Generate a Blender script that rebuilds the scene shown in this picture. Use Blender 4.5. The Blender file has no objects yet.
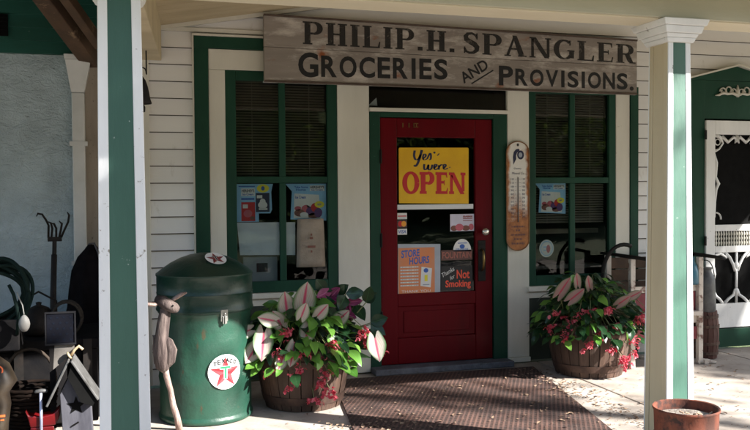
import bpy, math, random
from math import sin, cos, pi, radians, sqrt, atan2
from mathutils import Vector, Matrix
random.seed(7)
S = bpy.context.scene
COL = S.collection
LOC = {}          # object name -> world location of its origin

# ------------------------------------------------------------------ mesh builder
class MB:
    def __init__(s): s.v=[]; s.f=[]; s.m=[]; s.c=[]; s.off=0.0
    def add(s, vs, fs, m=0, c=None):
        b=len(s.v); s.v+= [tuple(p) for p in vs]
        s.c += (c if isinstance(c,list) else [c if c else (0,0,0,1)]*len(vs))
        for f in fs: s.f.append(tuple(i+b for i in f)); s.m.append(m)
    def box(s,x0,y0,z0,x1,y1,z1,m=0,c=None):
        vs=[(x,y,z) for z in(z0,z1) for y in(y0,y1) for x in(x0,x1)]
        s.add(vs,[(0,2,3,1),(4,5,7,6),(0,1,5,4),(2,6,7,3),(0,4,6,2),(1,3,7,5)],m,c)
    def hexa(s,lo,hi,m=0,c=None):      # two quads of 4 points each (bottom / top, same winding)
        s.add(list(lo)+list(hi),[(3,2,1,0),(4,5,6,7)]+[(i,(i+1)%4,4+(i+1)%4,4+i) for i in range(4)],m,c)
    def beam(s,p0,p1,w,h,up=(0,0,1),m=0,c=None):
        p0=Vector(p0);p1=Vector(p1);d=(p1-p0).normalized();u=Vector(up)
        r=d.cross(u).normalized();u=r.cross(d)
        q=lambda p:[p-r*w/2-u*h/2,p+r*w/2-u*h/2,p+r*w/2+u*h/2,p-r*w/2+u*h/2]
        s.hexa(q(p0),q(p1),m,c)
    def tube(s,pts,r,n=10,m=0,cap=True,c=None,sq=1.0):
        pts=[Vector(p) for p in pts]; N=len(pts)
        rs=r if isinstance(r,(list,tuple)) else [r]*N
        ref=None; vs=[]
        for i,p in enumerate(pts):
            d=(pts[min(i+1,N-1)]-pts[max(i-1,0)]).normalized()
            if ref is None:
                a=Vector((0,0,1)) if abs(d.z)<.9 else Vector((1,0,0))
                ref=d.cross(a).normalized()
            ref=(ref-d*ref.dot(d)).normalized(); b=d.cross(ref)
            for k in range(n):
                t=2*pi*k/n; vs.append(p+(ref*cos(t)+b*sin(t)*sq)*rs[i])
        fs=[(i*n+k,i*n+(k+1)%n,(i+1)*n+(k+1)%n,(i+1)*n+k) for i in range(N-1) for k in range(n)]
        if cap: fs+= [tuple(range(n-1,-1,-1)),tuple((N-1)*n+k for k in range(n))]
        s.add(vs,fs,m,c)
    def lathe(s,prof,c=(0,0,0),n=48,m=0,sx=1,sy=1,wob=None,col=None):
        vs=[]
        for j,(r,z) in enumerate(prof):
            for k in range(n):
                t=2*pi*k/n; rr=r*(1+(wob(t,z) if wob else 0))
                vs.append((c[0]+rr*cos(t)*sx,c[1]+rr*sin(t)*sy,c[2]+z))
        fs=[(j*n+k,j*n+(k+1)%n,(j+1)*n+(k+1)%n,(j+1)*n+k) for j in range(len(prof)-1) for k in range(n)]
        s.add(vs,fs,m,col)
    def prism(s,poly,y0,y1,m=0,c=None):   # polygon in x,z extruded along y
        n=len(poly)
        s.add([(x,y0,z) for x,z in poly]+[(x,y1,z) for x,z in poly],
              [tuple(range(n)),tuple(range(2*n-1,n-1,-1))]+[(i,n+i,n+(i+1)%n,(i+1)%n) for i in range(n)],m,c)
    def flat(s,x0,z0,x1,z1,y,m=0):        # a sheet facing the porch
        s.add([(x0,y,z0),(x1,y,z0),(x1,y,z1),(x0,y,z1)],[(0,1,2,3)],m)
    def poly(s,pts,y,m=0):
        s.add([(x,y,z) for x,z in pts],[tuple(range(len(pts)))],m)
    def disc(s,x,z,rx,rz,y,m=0,n=28,a0=0,a1=2*pi):
        p=[(x+rx*cos(a0+(a1-a0)*k/n),z+rz*sin(a0+(a1-a0)*k/n)) for k in range(n+(0 if a1-a0>6.2 else 1))]
        s.poly(p,y,m)
    def build(s,name,mats,parent=None,smooth=False,bevel=0,origin=(0,0,0),auto=None):
        if not isinstance(mats,(list,tuple)): mats=[mats]
        o0=Vector(LOC.get(parent.name,(0,0,0))) if parent else Vector(origin)
        me=bpy.data.meshes.new(name)
        me.from_pydata([tuple(Vector(p)-o0) for p in s.v],[],s.f); 
        for m in mats: me.materials.append(m)
        me.polygons.foreach_set('material_index',s.m)
        if any(c!=(0,0,0,1) for c in s.c):
            ca=me.color_attributes.new('vc','FLOAT_COLOR','POINT')
            ca.data.foreach_set('color',[q for c in s.c for q in c])
        if smooth: me.polygons.foreach_set('use_smooth',[True]*len(me.polygons))
        me.update()
        o=bpy.data.objects.new(name,me); COL.objects.link(o)
        if parent: o.parent=parent
        else: o.location=o0
        LOC[o.name]=o0
        if smooth and auto:
            me.set_sharp_from_angle(angle=radians(auto))
        if bevel:
            b=o.modifiers.new('edge','BEVEL'); b.width=bevel; b.segments=2; b.limit_method='ANGLE'; b.angle_limit=radians(40)
        return o

def thing(name,label,cat,loc,group=None):
    o=bpy.data.objects.new(name,None); COL.objects.link(o); o.location=loc; o.empty_display_size=.1
    o['label']=label; o['category']=cat
    if group: o['group']=group
    LOC[o.name]=Vector(loc); return o
def tag(o,label,cat,group=None,kind=None):
    o['label']=label; o['category']=cat
    if group: o['group']=group
    if kind: o['kind']=kind
    return o
def structure(o): o['kind']='structure'; return o
def copy_tree(o,parent=None):
    c=o.copy(); COL.objects.link(c); LOC[c.name]=LOC.get(o.name,Vector())
    if parent: c.parent=parent
    for ch in list(o.children): copy_tree(ch,c)
    return c

# ------------------------------------------------------------------ materials
def nd(nt,t,**k):
    n=nt.nodes.new(t)
    for a,b in k.items():
        if a in n.inputs.keys(): n.inputs[a].default_value=b
        else: setattr(n,a,b)
    return n
def base(name):
    m=bpy.data.materials.new(name); m.use_nodes=True; nt=m.node_tree; nt.nodes.clear()
    out=nt.nodes.new('ShaderNodeOutputMaterial'); p=nt.nodes.new('ShaderNodeBsdfPrincipled')
    nt.links.new(p.outputs[0],out.inputs[0]); return m,nt,p,out
def c4(c): return (c[0],c[1],c[2],1)
def noise(nt,scale,detail=6,stretch=(1,1,1),rough=.6,dist=0):
    tc=nt.nodes.new('ShaderNodeTexCoord'); mp=nt.nodes.new('ShaderNodeMapping'); mp.inputs['Scale'].default_value=stretch
    nt.links.new(tc.outputs['Object'],mp.inputs[0])
    n=nd(nt,'ShaderNodeTexNoise',Scale=scale,Detail=detail,Roughness=rough,Distortion=dist); nt.links.new(mp.outputs[0],n.inputs['Vector']); return n.outputs['Fac']
def ramp(nt,fac,a,b):
    r=nt.nodes.new('ShaderNodeMapRange'); r.inputs['From Min'].default_value=a; r.inputs['From Max'].default_value=b
    nt.links.new(fac,r.inputs['Value']); return r.outputs[0]
def mix(nt,fac,a,b):
    m=nt.nodes.new('ShaderNodeMix'); m.data_type='RGBA'
    for i,x in ((6,a),(7,b)):
        if isinstance(x,tuple): m.inputs[i].default_value=c4(x)
        else: nt.links.new(x,m.inputs[i])
    if isinstance(fac,float): m.inputs[0].default_value=fac
    else: nt.links.new(fac,m.inputs[0])
    return m.outputs[2]
def M(name,col,col2=None,rough=.6,scale=6,stretch=(1,1,1),lo=.35,hi=.65,bump=0.0,bscale=60,bdist=.004,metal=0,
      chip=None,chip_t=(.66,.69),chip_scale=30,chip_stretch=(1,1,1),spec=.5,coat=0,trans=None,rvar=0):
    m,nt,p,out=base(name)
    col2=col2 or tuple(x*.82 for x in col)
    cc=mix(nt,ramp(nt,noise(nt,scale,6,stretch),lo,hi),col,col2)
    if chip:
        f=ramp(nt,noise(nt,chip_scale,8,chip_stretch,.7),*chip_t); cc=mix(nt,f,cc,chip)
    nt.links.new(cc,p.inputs['Base Color'])
    p.inputs['Roughness'].default_value=rough; p.inputs['Metallic'].default_value=metal
    p.inputs['Specular IOR Level'].default_value=spec; p.inputs['Coat Weight'].default_value=coat
    if rvar: nt.links.new(ramp_to(nt,noise(nt,scale*2,5),rough-rvar,rough+rvar),p.inputs['Roughness'])
    if bump:
        b=nt.nodes.new('ShaderNodeBump'); b.inputs['Strength'].default_value=bump; b.inputs['Distance'].default_value=bdist
        nt.links.new(noise(nt,bscale,6,stretch,.65),b.inputs['Height']); nt.links.new(b.outputs[0],p.inputs['Normal'])
    return m
def ramp_to(nt,fac,a,b):
    r=nt.nodes.new('ShaderNodeMapRange'); r.inputs['From Min'].default_value=.3; r.inputs['From Max'].default_value=.7
    r.inputs['To Min'].default_value=a; r.inputs['To Max'].default_value=b; nt.links.new(fac,r.inputs['Value']); return r.outputs[0]

cream=M('cream_paint',(.68,.66,.59),(.58,.56,.49),.5,3,bump=.3,bscale=25,stretch=(1,1,.25),chip=(.28,.24,.18),chip_t=(.70,.73),chip_scale=22)
white_post=M('white_post_paint',(.80,.80,.79),(.68,.68,.67),.5,5,bump=.4,bscale=30,stretch=(1,1,.2),chip=(.25,.22,.18),chip_t=(.64,.68),chip_scale=18)
beige_post=M('beige_post_paint',(.62,.53,.36),(.54,.45,.30),.5,3,bump=.2,bscale=30,stretch=(1,1,.2),chip=(.28,.22,.15),chip_t=(.72,.75),chip_scale=26)
siding_m=M('siding_vinyl',(.80,.80,.79),(.72,.71,.70),.45,2.2,bump=.15,bscale=80,stretch=(.15,1,1),chip=(.48,.45,.40),chip_t=(.60,.80),chip_scale=7,chip_stretch=(1,1,.35))
stucco=M('stucco',(.45,.53,.57),(.34,.40,.43),.85,4,bump=0,chip=(.16,.18,.16),chip_t=(.64,.72),chip_scale=7,chip_stretch=(1,1,2.2))
def stucco_bump(m):
    nt=m.node_tree; p=[n for n in nt.nodes if n.type=='BSDF_PRINCIPLED'][0]
    n1=noise(nt,13,5,(1,1,1.8),.55,1.6); n2=noise(nt,90,4)
    a=nt.nodes.new('ShaderNodeMath'); a.operation='MULTIPLY_ADD'; a.inputs[1].default_value=.25
    mk=nt.nodes.new('ShaderNodeMath'); mk.operation='MULTIPLY'; nt.links.new(n1,mk.inputs[0]); nt.links.new(ramp(nt,noise(nt,2.3,3),.25,.62),mk.inputs[1])
    nt.links.new(n2,a.inputs[0]); nt.links.new(mk.outputs[0],a.inputs[2])
    b=nt.nodes.new('ShaderNodeBump'); b.inputs['Strength'].default_value=.9; b.inputs['Distance'].default_value=.03
    nt.links.new(a.outputs[0],b.inputs['Height']); nt.links.new(b.outputs[0],p.inputs['Normal'])
stucco_bump(stucco)
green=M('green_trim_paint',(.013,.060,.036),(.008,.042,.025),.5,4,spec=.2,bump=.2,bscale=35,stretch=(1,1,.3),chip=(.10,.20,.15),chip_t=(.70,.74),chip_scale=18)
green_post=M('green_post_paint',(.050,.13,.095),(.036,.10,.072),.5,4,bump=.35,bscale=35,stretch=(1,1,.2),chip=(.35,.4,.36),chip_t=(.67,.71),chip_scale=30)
green_board=M('green_board_paint',(.02,.12,.095),(.014,.08,.06),.6,5,stretch=(.3,1,1),bump=.5,bscale=20,chip=(.17,.24,.20),chip_t=(.62,.70),chip_scale=9)
red_door=M('red_door_paint',(.125,.001,.005),(.085,.001,.004),.45,3,bump=.35,bscale=34,stretch=(1,1,.12),spec=.12,chip=(.035,.006,.006),chip_t=(.66,.72),chip_scale=17,rvar=.1)
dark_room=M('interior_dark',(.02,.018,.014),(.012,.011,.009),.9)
blind_m=M('blind_slat',(.20,.18,.14),(.15,.13,.10),.6)
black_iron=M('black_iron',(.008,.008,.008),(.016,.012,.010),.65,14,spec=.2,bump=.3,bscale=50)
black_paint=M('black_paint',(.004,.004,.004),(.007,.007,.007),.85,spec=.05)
board_wood=M('weathered_board',(.31,.275,.245),(.19,.163,.145),.85,2.6,stretch=(.35,1,2.2),lo=.3,hi=.68,bump=.6,bscale=14,chip=(.50,.46,.42),chip_t=(.50,.66),chip_scale=4,chip_stretch=(.8,1,2.6))
def board_stains(m):
    nt=m.node_tree; p=[n for n in nt.nodes if n.type=='BSDF_PRINCIPLED'][0]
    src=p.inputs['Base Color'].links[0].from_socket
    f=ramp(nt,noise(nt,5,4,(1,1,1.4),.5),.66,.76)
    nt.links.new(mix(nt,f,src,(.24,.07,.02)),p.inputs['Base Color'])
    # dark edges of old boards
    f2=ramp(nt,noise(nt,3.0,8,(.25,1,9),.75),.60,.74); src=p.inputs['Base Color'].links[0].from_socket
    nt.links.new(mix(nt,f2,src,(.06,.045,.035)),p.inputs['Base Color'])
board_stains(board_wood)
def worn(name,col,a,b,scale=20,rough=.7):
    m=bpy.data.materials.new(name); m.use_nodes=True; nt=m.node_tree; nt.nodes.clear()
    out=nt.nodes.new('ShaderNodeOutputMaterial'); p=nd(nt,'ShaderNodeBsdfPrincipled'); p.inputs['Base Color'].default_value=c4(col); p.inputs['Roughness'].default_value=rough
    t=nt.nodes.new('ShaderNodeBsdfTransparent'); mx=nt.nodes.new('ShaderNodeMixShader')
    nt.links.new(ramp(nt,noise(nt,scale,8,(1,1,1),.75),a,b),mx.inputs[0]); nt.links.new(p.outputs[0],mx.inputs[1]); nt.links.new(t.outputs[0],mx.inputs[2])
    nt.links.new(mx.outputs[0],out.inputs[0]); return m
ink_worn=worn('faded_black_lettering',(.012,.010,.009),.50,.78,16)
ink_strong=worn('black_sign_lettering',(.007,.0065,.007),.62,.86,22)
concrete=M('porch_concrete',(.42,.37,.325),(.30,.255,.215),.85,3.5,bump=.5,bscale=45,bdist=.003,chip=(.16,.13,.105),chip_t=(.56,.76),chip_scale=9)
gravel=M('yard_gravel',(.24,.20,.16),(.15,.125,.10),.95,6,bump=.8,bscale=60,bdist=.01)
grass_m=M('lawn_green',(.06,.10,.03),(.10,.11,.04),.95,1.5,bump=.8,bscale=40,bdist=.03)
ceil_m=M('ceiling_boards',(.60,.50,.33),(.46,.37,.23),.6,3,stretch=(.3,1,1),bump=.2,chip=(.22,.17,.11),chip_t=(.66,.72),chip_scale=11)
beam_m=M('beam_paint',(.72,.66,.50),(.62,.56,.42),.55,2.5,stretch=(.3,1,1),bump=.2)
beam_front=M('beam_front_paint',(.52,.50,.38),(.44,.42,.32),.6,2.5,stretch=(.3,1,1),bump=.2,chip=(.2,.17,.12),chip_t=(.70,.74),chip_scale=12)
timber=M('old_timber',(.10,.055,.03),(.05,.028,.016),.8,5,bump=.6,bscale=20,chip=(.26,.17,.10),chip_t=(.6,.7),chip_scale=8)
dark_plank=M('dark_roof_plank',(.03,.024,.018),(.018,.014,.01),.9)
white_metal=M('downspout_paint',(.60,.60,.60),(.5,.5,.49),.4,4,bump=.1)
brass=M('aged_brass',(.30,.20,.07),(.16,.10,.04),.35,20,metal=.9)
knob_m=M('worn_nickel',(.7,.66,.6),(.5,.46,.4),.25,20,metal=.8)
silver=M('door_threshold_paint',(.14,.145,.17),(.07,.07,.085),.7,12,bump=.3,chip=(.07,.07,.07),chip_t=(.55,.65),chip_scale=16)
paper=M('white_paper',(.74,.76,.78),(.66,.68,.70),.7,3,bump=.3,bscale=8,bdist=.01)
paper_grey=M('grey_board',(.42,.42,.41),(.36,.36,.35),.7,3)
kraft=M('brown_paper_bag',(.36,.30,.24),(.24,.19,.15),.8,5,bump=.6,bscale=10,bdist=.015,chip=(.16,.13,.10),chip_t=(.6,.75),chip_scale=9)
def plain(name,col,rough=.5,metal=0): return M(name,col,tuple(x*.88 for x in col),rough,8,metal=metal)
yellow=M('sign_yellow',(.80,.48,.01),(.70,.38,.008),.4,4,chip=(.42,.27,.05),chip_t=(.70,.76),chip_scale=9)
s_red=plain('sign_red',(.55,.015,.02)); s_navy=plain('sign_navy',(.012,.016,.06)); s_blue=plain('sign_blue',(.04,.12,.45)); s_lblue=plain('poster_light_blue',(.30,.58,.85))
s_orange=M('poster_orange',(.72,.22,.07),(.62,.27,.14),.5,5); s_white=plain('sign_white',(.78,.78,.76)); s_black=plain('sign_black',(.012,.012,.014)); s_neon=plain('letter_red_orange',(.85,.09,.04))
s_purple=plain('poster_purple',(.10,.03,.16)); s_pink=plain('poster_pink',(.55,.12,.16)); s_yel=plain('poster_yellow',(.85,.75,.05)); s_brown=plain('poster_brown',(.20,.07,.05)); s_dred=plain('poster_maroon',(.28,.06,.05)); s_grey=plain('print_grey',(.35,.38,.45)); s_green=plain('logo_green',(.02,.22,.10))
thermo_body=M('thermometer_enamel',(.78,.76,.72),(.70,.67,.62),.4,4)
def thermo_rust(m):
    nt=m.node_tree; p=[n for n in nt.nodes if n.type=='BSDF_PRINCIPLED'][0]; src=p.inputs['Base Color'].links[0].from_socket
    tc=nt.nodes.new('ShaderNodeTexCoord'); sp=nt.nodes.new('ShaderNodeSeparateXYZ'); nt.links.new(tc.outputs['Object'],sp.inputs[0])
    # stain shape: the lower end and the rim of the plate have rusted (object space: origin at the plate's foot)
    z=nt.nodes.new('ShaderNodeMapRange'); z.inputs['From Min'].default_value=.60; z.inputs['From Max'].default_value=.02; z.inputs['To Min'].default_value=-.12;z.inputs['To Max'].default_value=.85; nt.links.new(sp.outputs[2],z.inputs[0])
    ax=nt.nodes.new('ShaderNodeMath'); ax.operation='ABSOLUTE'; nt.links.new(sp.outputs[0],ax.inputs[0])
    x=nt.nodes.new('ShaderNodeMapRange'); x.inputs['From Min'].default_value=.055; x.inputs['From Max'].default_value=.098; x.inputs['To Max'].default_value=.6; nt.links.new(ax.outputs[0],x.inputs[0])
    n=noise(nt,11,6); a=nt.nodes.new('ShaderNodeMath'); a.operation='MAXIMUM'; nt.links.new(z.outputs[0],a.inputs[0]); nt.links.new(x.outputs[0],a.inputs[1])
    b=nt.nodes.new('ShaderNodeMath'); b.operation='ADD'; nt.links.new(a.outputs[0],b.inputs[0]); nt.links.new(n,b.inputs[1])
    rust=mix(nt,ramp(nt,noise(nt,20),.35,.65),(.46,.17,.04),(.22,.07,.02))
    nt.links.new(mix(nt,ramp(nt,b.outputs[0],.62,.95),src,rust),p.inputs['Base Color'])
thermo_rust(thermo_body)
drum_green=M('drum_green_paint',(.015,.062,.040),(.009,.040,.026),.4,3.5,bump=.25,bscale=3.2,bdist=.04,chip=(.045,.04,.022),chip_t=(.61,.68),chip_scale=15,chip_stretch=(1,1,.45),rvar=.12,spec=.5)
drum_lid=M('drum_lid_paint',(.007,.034,.023),(.005,.025,.017),.34,4,bump=.25,bscale=6,bdist=.03)
steel=plain('latch_steel',(.30,.30,.28),.4,.8)
hoop=M('hoop_iron',(.10,.06,.045),(.05,.03,.025),.65,16,metal=.5,bump=.3)
soil=M('potting_soil',(.03,.02,.014),(.05,.035,.02),.95,30,bump=.9,bscale=60,bdist=.02)
def stave_mat(name,a,b):
    m,nt,p,out=base(name); at=nd(nt,'ShaderNodeAttribute',attribute_name='vc')
    c=mix(nt,ramp(nt,noise(nt,26,7,(1,1,.10)),.35,.68),a,b)
    sp=nt.nodes.new('ShaderNodeSeparateColor'); nt.links.new(at.outputs['Color'],sp.inputs[0])
    c=mix(nt,sp.outputs[0],c,tuple(x*.45 for x in a)); nt.links.new(c,p.inputs['Base Color']); p.inputs['Roughness'].default_value=.75
    bm=nt.nodes.new('ShaderNodeBump'); bm.inputs['Strength'].default_value=.5; bm.inputs['Distance'].default_value=.006
    nt.links.new(noise(nt,40,6,(1,1,.08)),bm.inputs['Height']); nt.links.new(bm.outputs[0],p.inputs['Normal']); return m
stave=stave_mat('barrel_stave_wood',(.10,.055,.036),(.04,.022,.016)); keg_wood=stave_mat('keg_stave_wood',(.14,.05,.035),(.07,.028,.02))
rust=M('rusty_steel',(.16,.042,.020),(.06,.02,.012),.8,6,stretch=(1,1,.45),lo=.42,hi=.58,bump=.7,bscale=30,chip=(.03,.012,.009),chip_t=(.52,.62),chip_scale=13,metal=.1)
ash=M('sand_and_ash',(.40,.35,.30),(.24,.2,.17),.95,25,bump=.9,bscale=50,bdist=.02)
mat_m,nt,p,out=base('rubber_mat')
def mat_nodes():
    tc=nt.nodes.new('ShaderNodeTexCoord'); mp=nt.nodes.new('ShaderNodeMapping'); mp.inputs['Rotation'].default_value=(0,0,radians(28)); nt.links.new(tc.outputs['Object'],mp.inputs[0])
    sp=nt.nodes.new('ShaderNodeSeparateXYZ'); nt.links.new(mp.outputs[0],sp.inputs[0]); o=[]
    for i,k in ((0,225),(1,225)):
        a=nt.nodes.new('ShaderNodeMath');a.operation='MULTIPLY';a.inputs[1].default_value=k;nt.links.new(sp.outputs[i],a.inputs[0])
        b=nt.nodes.new('ShaderNodeMath');b.operation='SINE';nt.links.new(a.outputs[0],b.inputs[0]); o.append(b)
    m_=nt.nodes.new('ShaderNodeMath');m_.operation='MAXIMUM';nt.links.new(o[0].outputs[0],m_.inputs[0]);nt.links.new(o[1].outputs[0],m_.inputs[1])
    f=ramp(nt,m_.outputs[0],-.1,.35)
    top=mix(nt,ramp(nt,noise(nt,3,7,(1,1,1),.7),.38,.62),(.13,.068,.052),(.05,.028,.024))
    nt.links.new(mix(nt,f,(.012,.008,.007),top),p.inputs['Base Color']); p.inputs['Roughness'].default_value=.8
    b=nt.nodes.new('ShaderNodeBump'); b.inputs['Strength'].default_value=1; b.inputs['Distance'].default_value=.012; nt.links.new(f,b.inputs['Height']); nt.links.new(b.outputs[0],p.inputs['Normal'])
mat_nodes()
def glass_mat(name,tint=(.85,.9,.88),ior=1.5):
    m=bpy.data.materials.new(name); m.use_nodes=True; nt=m.node_tree; nt.nodes.clear()
    out=nt.nodes.new('ShaderNodeOutputMaterial'); t=nt.nodes.new('ShaderNodeBsdfTransparent'); t.inputs[0].default_value=c4(tint)
    g=nt.nodes.new('ShaderNodeBsdfGlossy'); g.inputs['Roughness'].default_value=.015; g.inputs[0].default_value=(1,1,1,1)
    fr=nt.nodes.new('ShaderNodeFresnel'); fr.inputs[0].default_value=ior
    b=nt.nodes.new('ShaderNodeBump'); b.inputs['Strength'].default_value=.12; b.inputs['Distance'].default_value=.01
    nt.links.new(noise(nt,2.5,2),b.inputs['Height']); nt.links.new(b.outputs[0],g.inputs['Normal'])
    mx=nt.nodes.new('ShaderNodeMixShader'); nt.links.new(fr.outputs[0],mx.inputs[0]); nt.links.new(t.outputs[0],mx.inputs[1]); nt.links.new(g.outputs[0],mx.inputs[2]); nt.links.new(mx.outputs[0],out.inputs[0]); return m
glass=glass_mat('window_glass',ior=1.48)
screen=M('insect_screen',(.006,.006,.006),(.009,.009,.009),.9,20,spec=.05)

def leafmat(name,body,body2,vein,edge=None,edge_t=(.78,.92),vein_w=.12,rough=.4,trans=.25):
    m,nt,p,out=base(name); at=nd(nt,'ShaderNodeAttribute',attribute_name='vc'); sp=nt.nodes.new('ShaderNodeSeparateColor'); nt.links.new(at.outputs['Color'],sp.inputs[0])
    u,v,rnd=sp.outputs[0],sp.outputs[1],sp.outputs[2]
    c=mix(nt,rnd,body,body2)
    if vein: # midrib plus side veins
        a=ramp(nt,u,vein_w,vein_w*.3)
        q=nt.nodes.new('ShaderNodeMath');q.operation='MULTIPLY_ADD';q.inputs[1].default_value=-1.1; nt.links.new(u,q.inputs[0]); nt.links.new(v,q.inputs[2])
        w=nt.nodes.new('ShaderNodeMath');w.operation='MULTIPLY';w.inputs[1].default_value=30; nt.links.new(q.outputs[0],w.inputs[0])
        s_=nt.nodes.new('ShaderNodeMath');s_.operation='SINE';nt.links.new(w.outputs[0],s_.inputs[0])
        sv=nt.nodes.new('ShaderNodeMapRange'); sv.inputs[1].default_value=.75; sv.inputs[2].default_value=1.0; sv.inputs[4].default_value=.55; nt.links.new(s_.outputs[0],sv.inputs[0])
        mm=nt.nodes.new('ShaderNodeMath');mm.operation='MAXIMUM'; nt.links.new(a,mm.inputs[0]); nt.links.new(sv.outputs[0],mm.inputs[1])
        c=mix(nt,mm.outputs[0],c,vein)
    if edge: c=mix(nt,ramp(nt,u,*edge_t),c,edge)
    nt.links.new(c,p.inputs['Base Color']); p.inputs['Roughness'].default_value=rough
    if trans:
        t=nt.nodes.new('ShaderNodeBsdfTranslucent'); nt.links.new(c,t.inputs[0]); mx=nt.nodes.new('ShaderNodeMixShader'); mx.inputs[0].default_value=trans
        nt.links.new(p.outputs[0],mx.inputs[1]); nt.links.new(t.outputs[0],mx.inputs[2]); nt.links.new(mx.outputs[0],out.inputs[0])
    return m
bego=leafmat('begonia_leaf',(.05,.17,.02),(.19,.38,.06),(.12,.26,.08),rough=.3,vein_w=.06)
bego_dark=leafmat('dark_glossy_leaf',(.008,.030,.012),(.018,.055,.02),(.04,.11,.04),rough=.28,vein_w=.06)
calad=leafmat('caladium_leaf',(.50,.50,.43),(.42,.40,.34),(.50,.06,.13),(.07,.17,.05),(.66,.96),.20,.5,.35)
calad_p=leafmat('pink_caladium_leaf',(.34,.26,.22),(.28,.18,.16),(.42,.04,.08),(.07,.13,.05),(.70,.95),.2,.5,.35)
coleus=leafmat('purple_coleus_leaf',(.28,.02,.12),(.14,.012,.06),(.42,.08,.22),(.08,.03,.04),(.8,.97),.15,.45,.25)
petal=leafmat('begonia_petal',(.55,.035,.07),(.72,.20,.25),None,rough=.5,trans=.35)
stem_m=plain('plant_stem',(.14,.16,.06)); stem_red=plain('flower_stem',(.30,.10,.07))
treeleaf=leafmat('tree_leaf',(.07,.12,.02),(.14,.19,.035),None,rough=.95,trans=.45)
bark=M('tree_bark',(.10,.075,.05),(.06,.045,.03),.9,8,stretch=(1,1,.2),bump=.9,bscale=14,bdist=.05)
drift=M('driftwood',(.12,.09,.08),(.035,.022,.02),.85,22,stretch=(1,1,.15),lo=.42,hi=.58,bump=1.0,bscale=45,bdist=.012,chip=(.10,.06,.05),chip_t=(.60,.70),chip_scale=22,chip_stretch=(1,1,.3))
drift_pale=M('pale_bare_stick',(.34,.25,.215),(.20,.13,.11),.8,26,stretch=(1,1,.3),lo=.42,hi=.6,bump=.9,bscale=50,bdist=.01)
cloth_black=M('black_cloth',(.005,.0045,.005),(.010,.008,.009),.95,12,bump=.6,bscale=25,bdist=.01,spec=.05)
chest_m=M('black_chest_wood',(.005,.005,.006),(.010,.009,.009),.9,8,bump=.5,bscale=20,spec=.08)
gourd=M('white_gourd',(.22,.22,.21),(.16,.15,.14),.6,9)
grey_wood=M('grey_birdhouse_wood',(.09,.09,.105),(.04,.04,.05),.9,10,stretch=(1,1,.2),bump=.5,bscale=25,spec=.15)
tin=M('galvanised_tin',(.15,.15,.15),(.05,.048,.045),.6,9,metal=.3,bump=.3,bscale=30)
leather=M('brown_leather',(.035,.024,.013),(.012,.008,.006),.55,8,bump=.4,bscale=30)
red_tin=M('red_enamel',(.12,.003,.004),(.06,.002,.003),.35,8)
hose_m=M('dark_green_hose',(.006,.015,.013),(.009,.018,.016),.8,10,spec=.08)
bench_white=M('chipped_white_bench_paint',(.60,.54,.48),(.48,.42,.36),.7,8,bump=.4,chip=(.16,.08,.06),chip_t=(.55,.64),chip_scale=16)
bench_red=M('faded_red_board',(.26,.05,.06),(.16,.03,.04),.7,8,bump=.4)
blue_glass=M('blue_bottle_enamel',(.05,.17,.24),(.03,.11,.16),.3,8)
orange_ink=plain('orange_lettering',(.85,.16,.04))
dry=leafmat('dry_leaf',(.40,.28,.19),(.09,.05,.035),None,rough=.8,trans=0)

# ------------------------------------------------------------------ text
TC={}
def text2d(s,bold=0.0,shear=0.0,space=1.0):
    k=(s,bold,shear,space)
    if k in TC: return TC[k]
    cu=bpy.data.curves.new('t','FONT'); cu.body=s; cu.size=1; cu.offset=bold; cu.shear=shear; cu.space_character=space; cu.resolution_u=4
    o=bpy.data.objects.new('t',cu); COL.objects.link(o); dg=bpy.context.evaluated_depsgraph_get(); dg.update()
    me=o.evaluated_get(dg).to_mesh(); vs=[(v.co.x,v.co.y) for v in me.vertices]; fs=[tuple(p.vertices) for p in me.polygons]
    bpy.data.objects.remove(o); bpy.data.curves.remove(cu)
    x0=min(v[0] for v in vs);x1=max(v[0] for v in vs);y0=min(v[1] for v in vs);y1=max(v[1] for v in vs)
    TC[k]=([((x-x0)/(x1-x0),(y-y0)/(y1-y0)) for x,y in vs],fs); return TC[k]
def wmap(x0,z0,x1,z1,y,z0r=None,z1r=None):     # unit square -> wall rectangle (right edge may differ)
    z0r=z0 if z0r is None else z0r; z1r=z1 if z1r is None else z1r
    return lambda u,v:(x0+(x1-x0)*u,y,(z0+(z0r-z0)*u)*(1-v)+(z1+(z1r-z1)*u)*v)
def put_text(mb,s,fn,m=0,bold=0.0,shear=0.0,space=1.0):
    vs,fs=text2d(s,bold,shear,space); mb.add([fn(u,v) for u,v in vs],fs,m)

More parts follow.
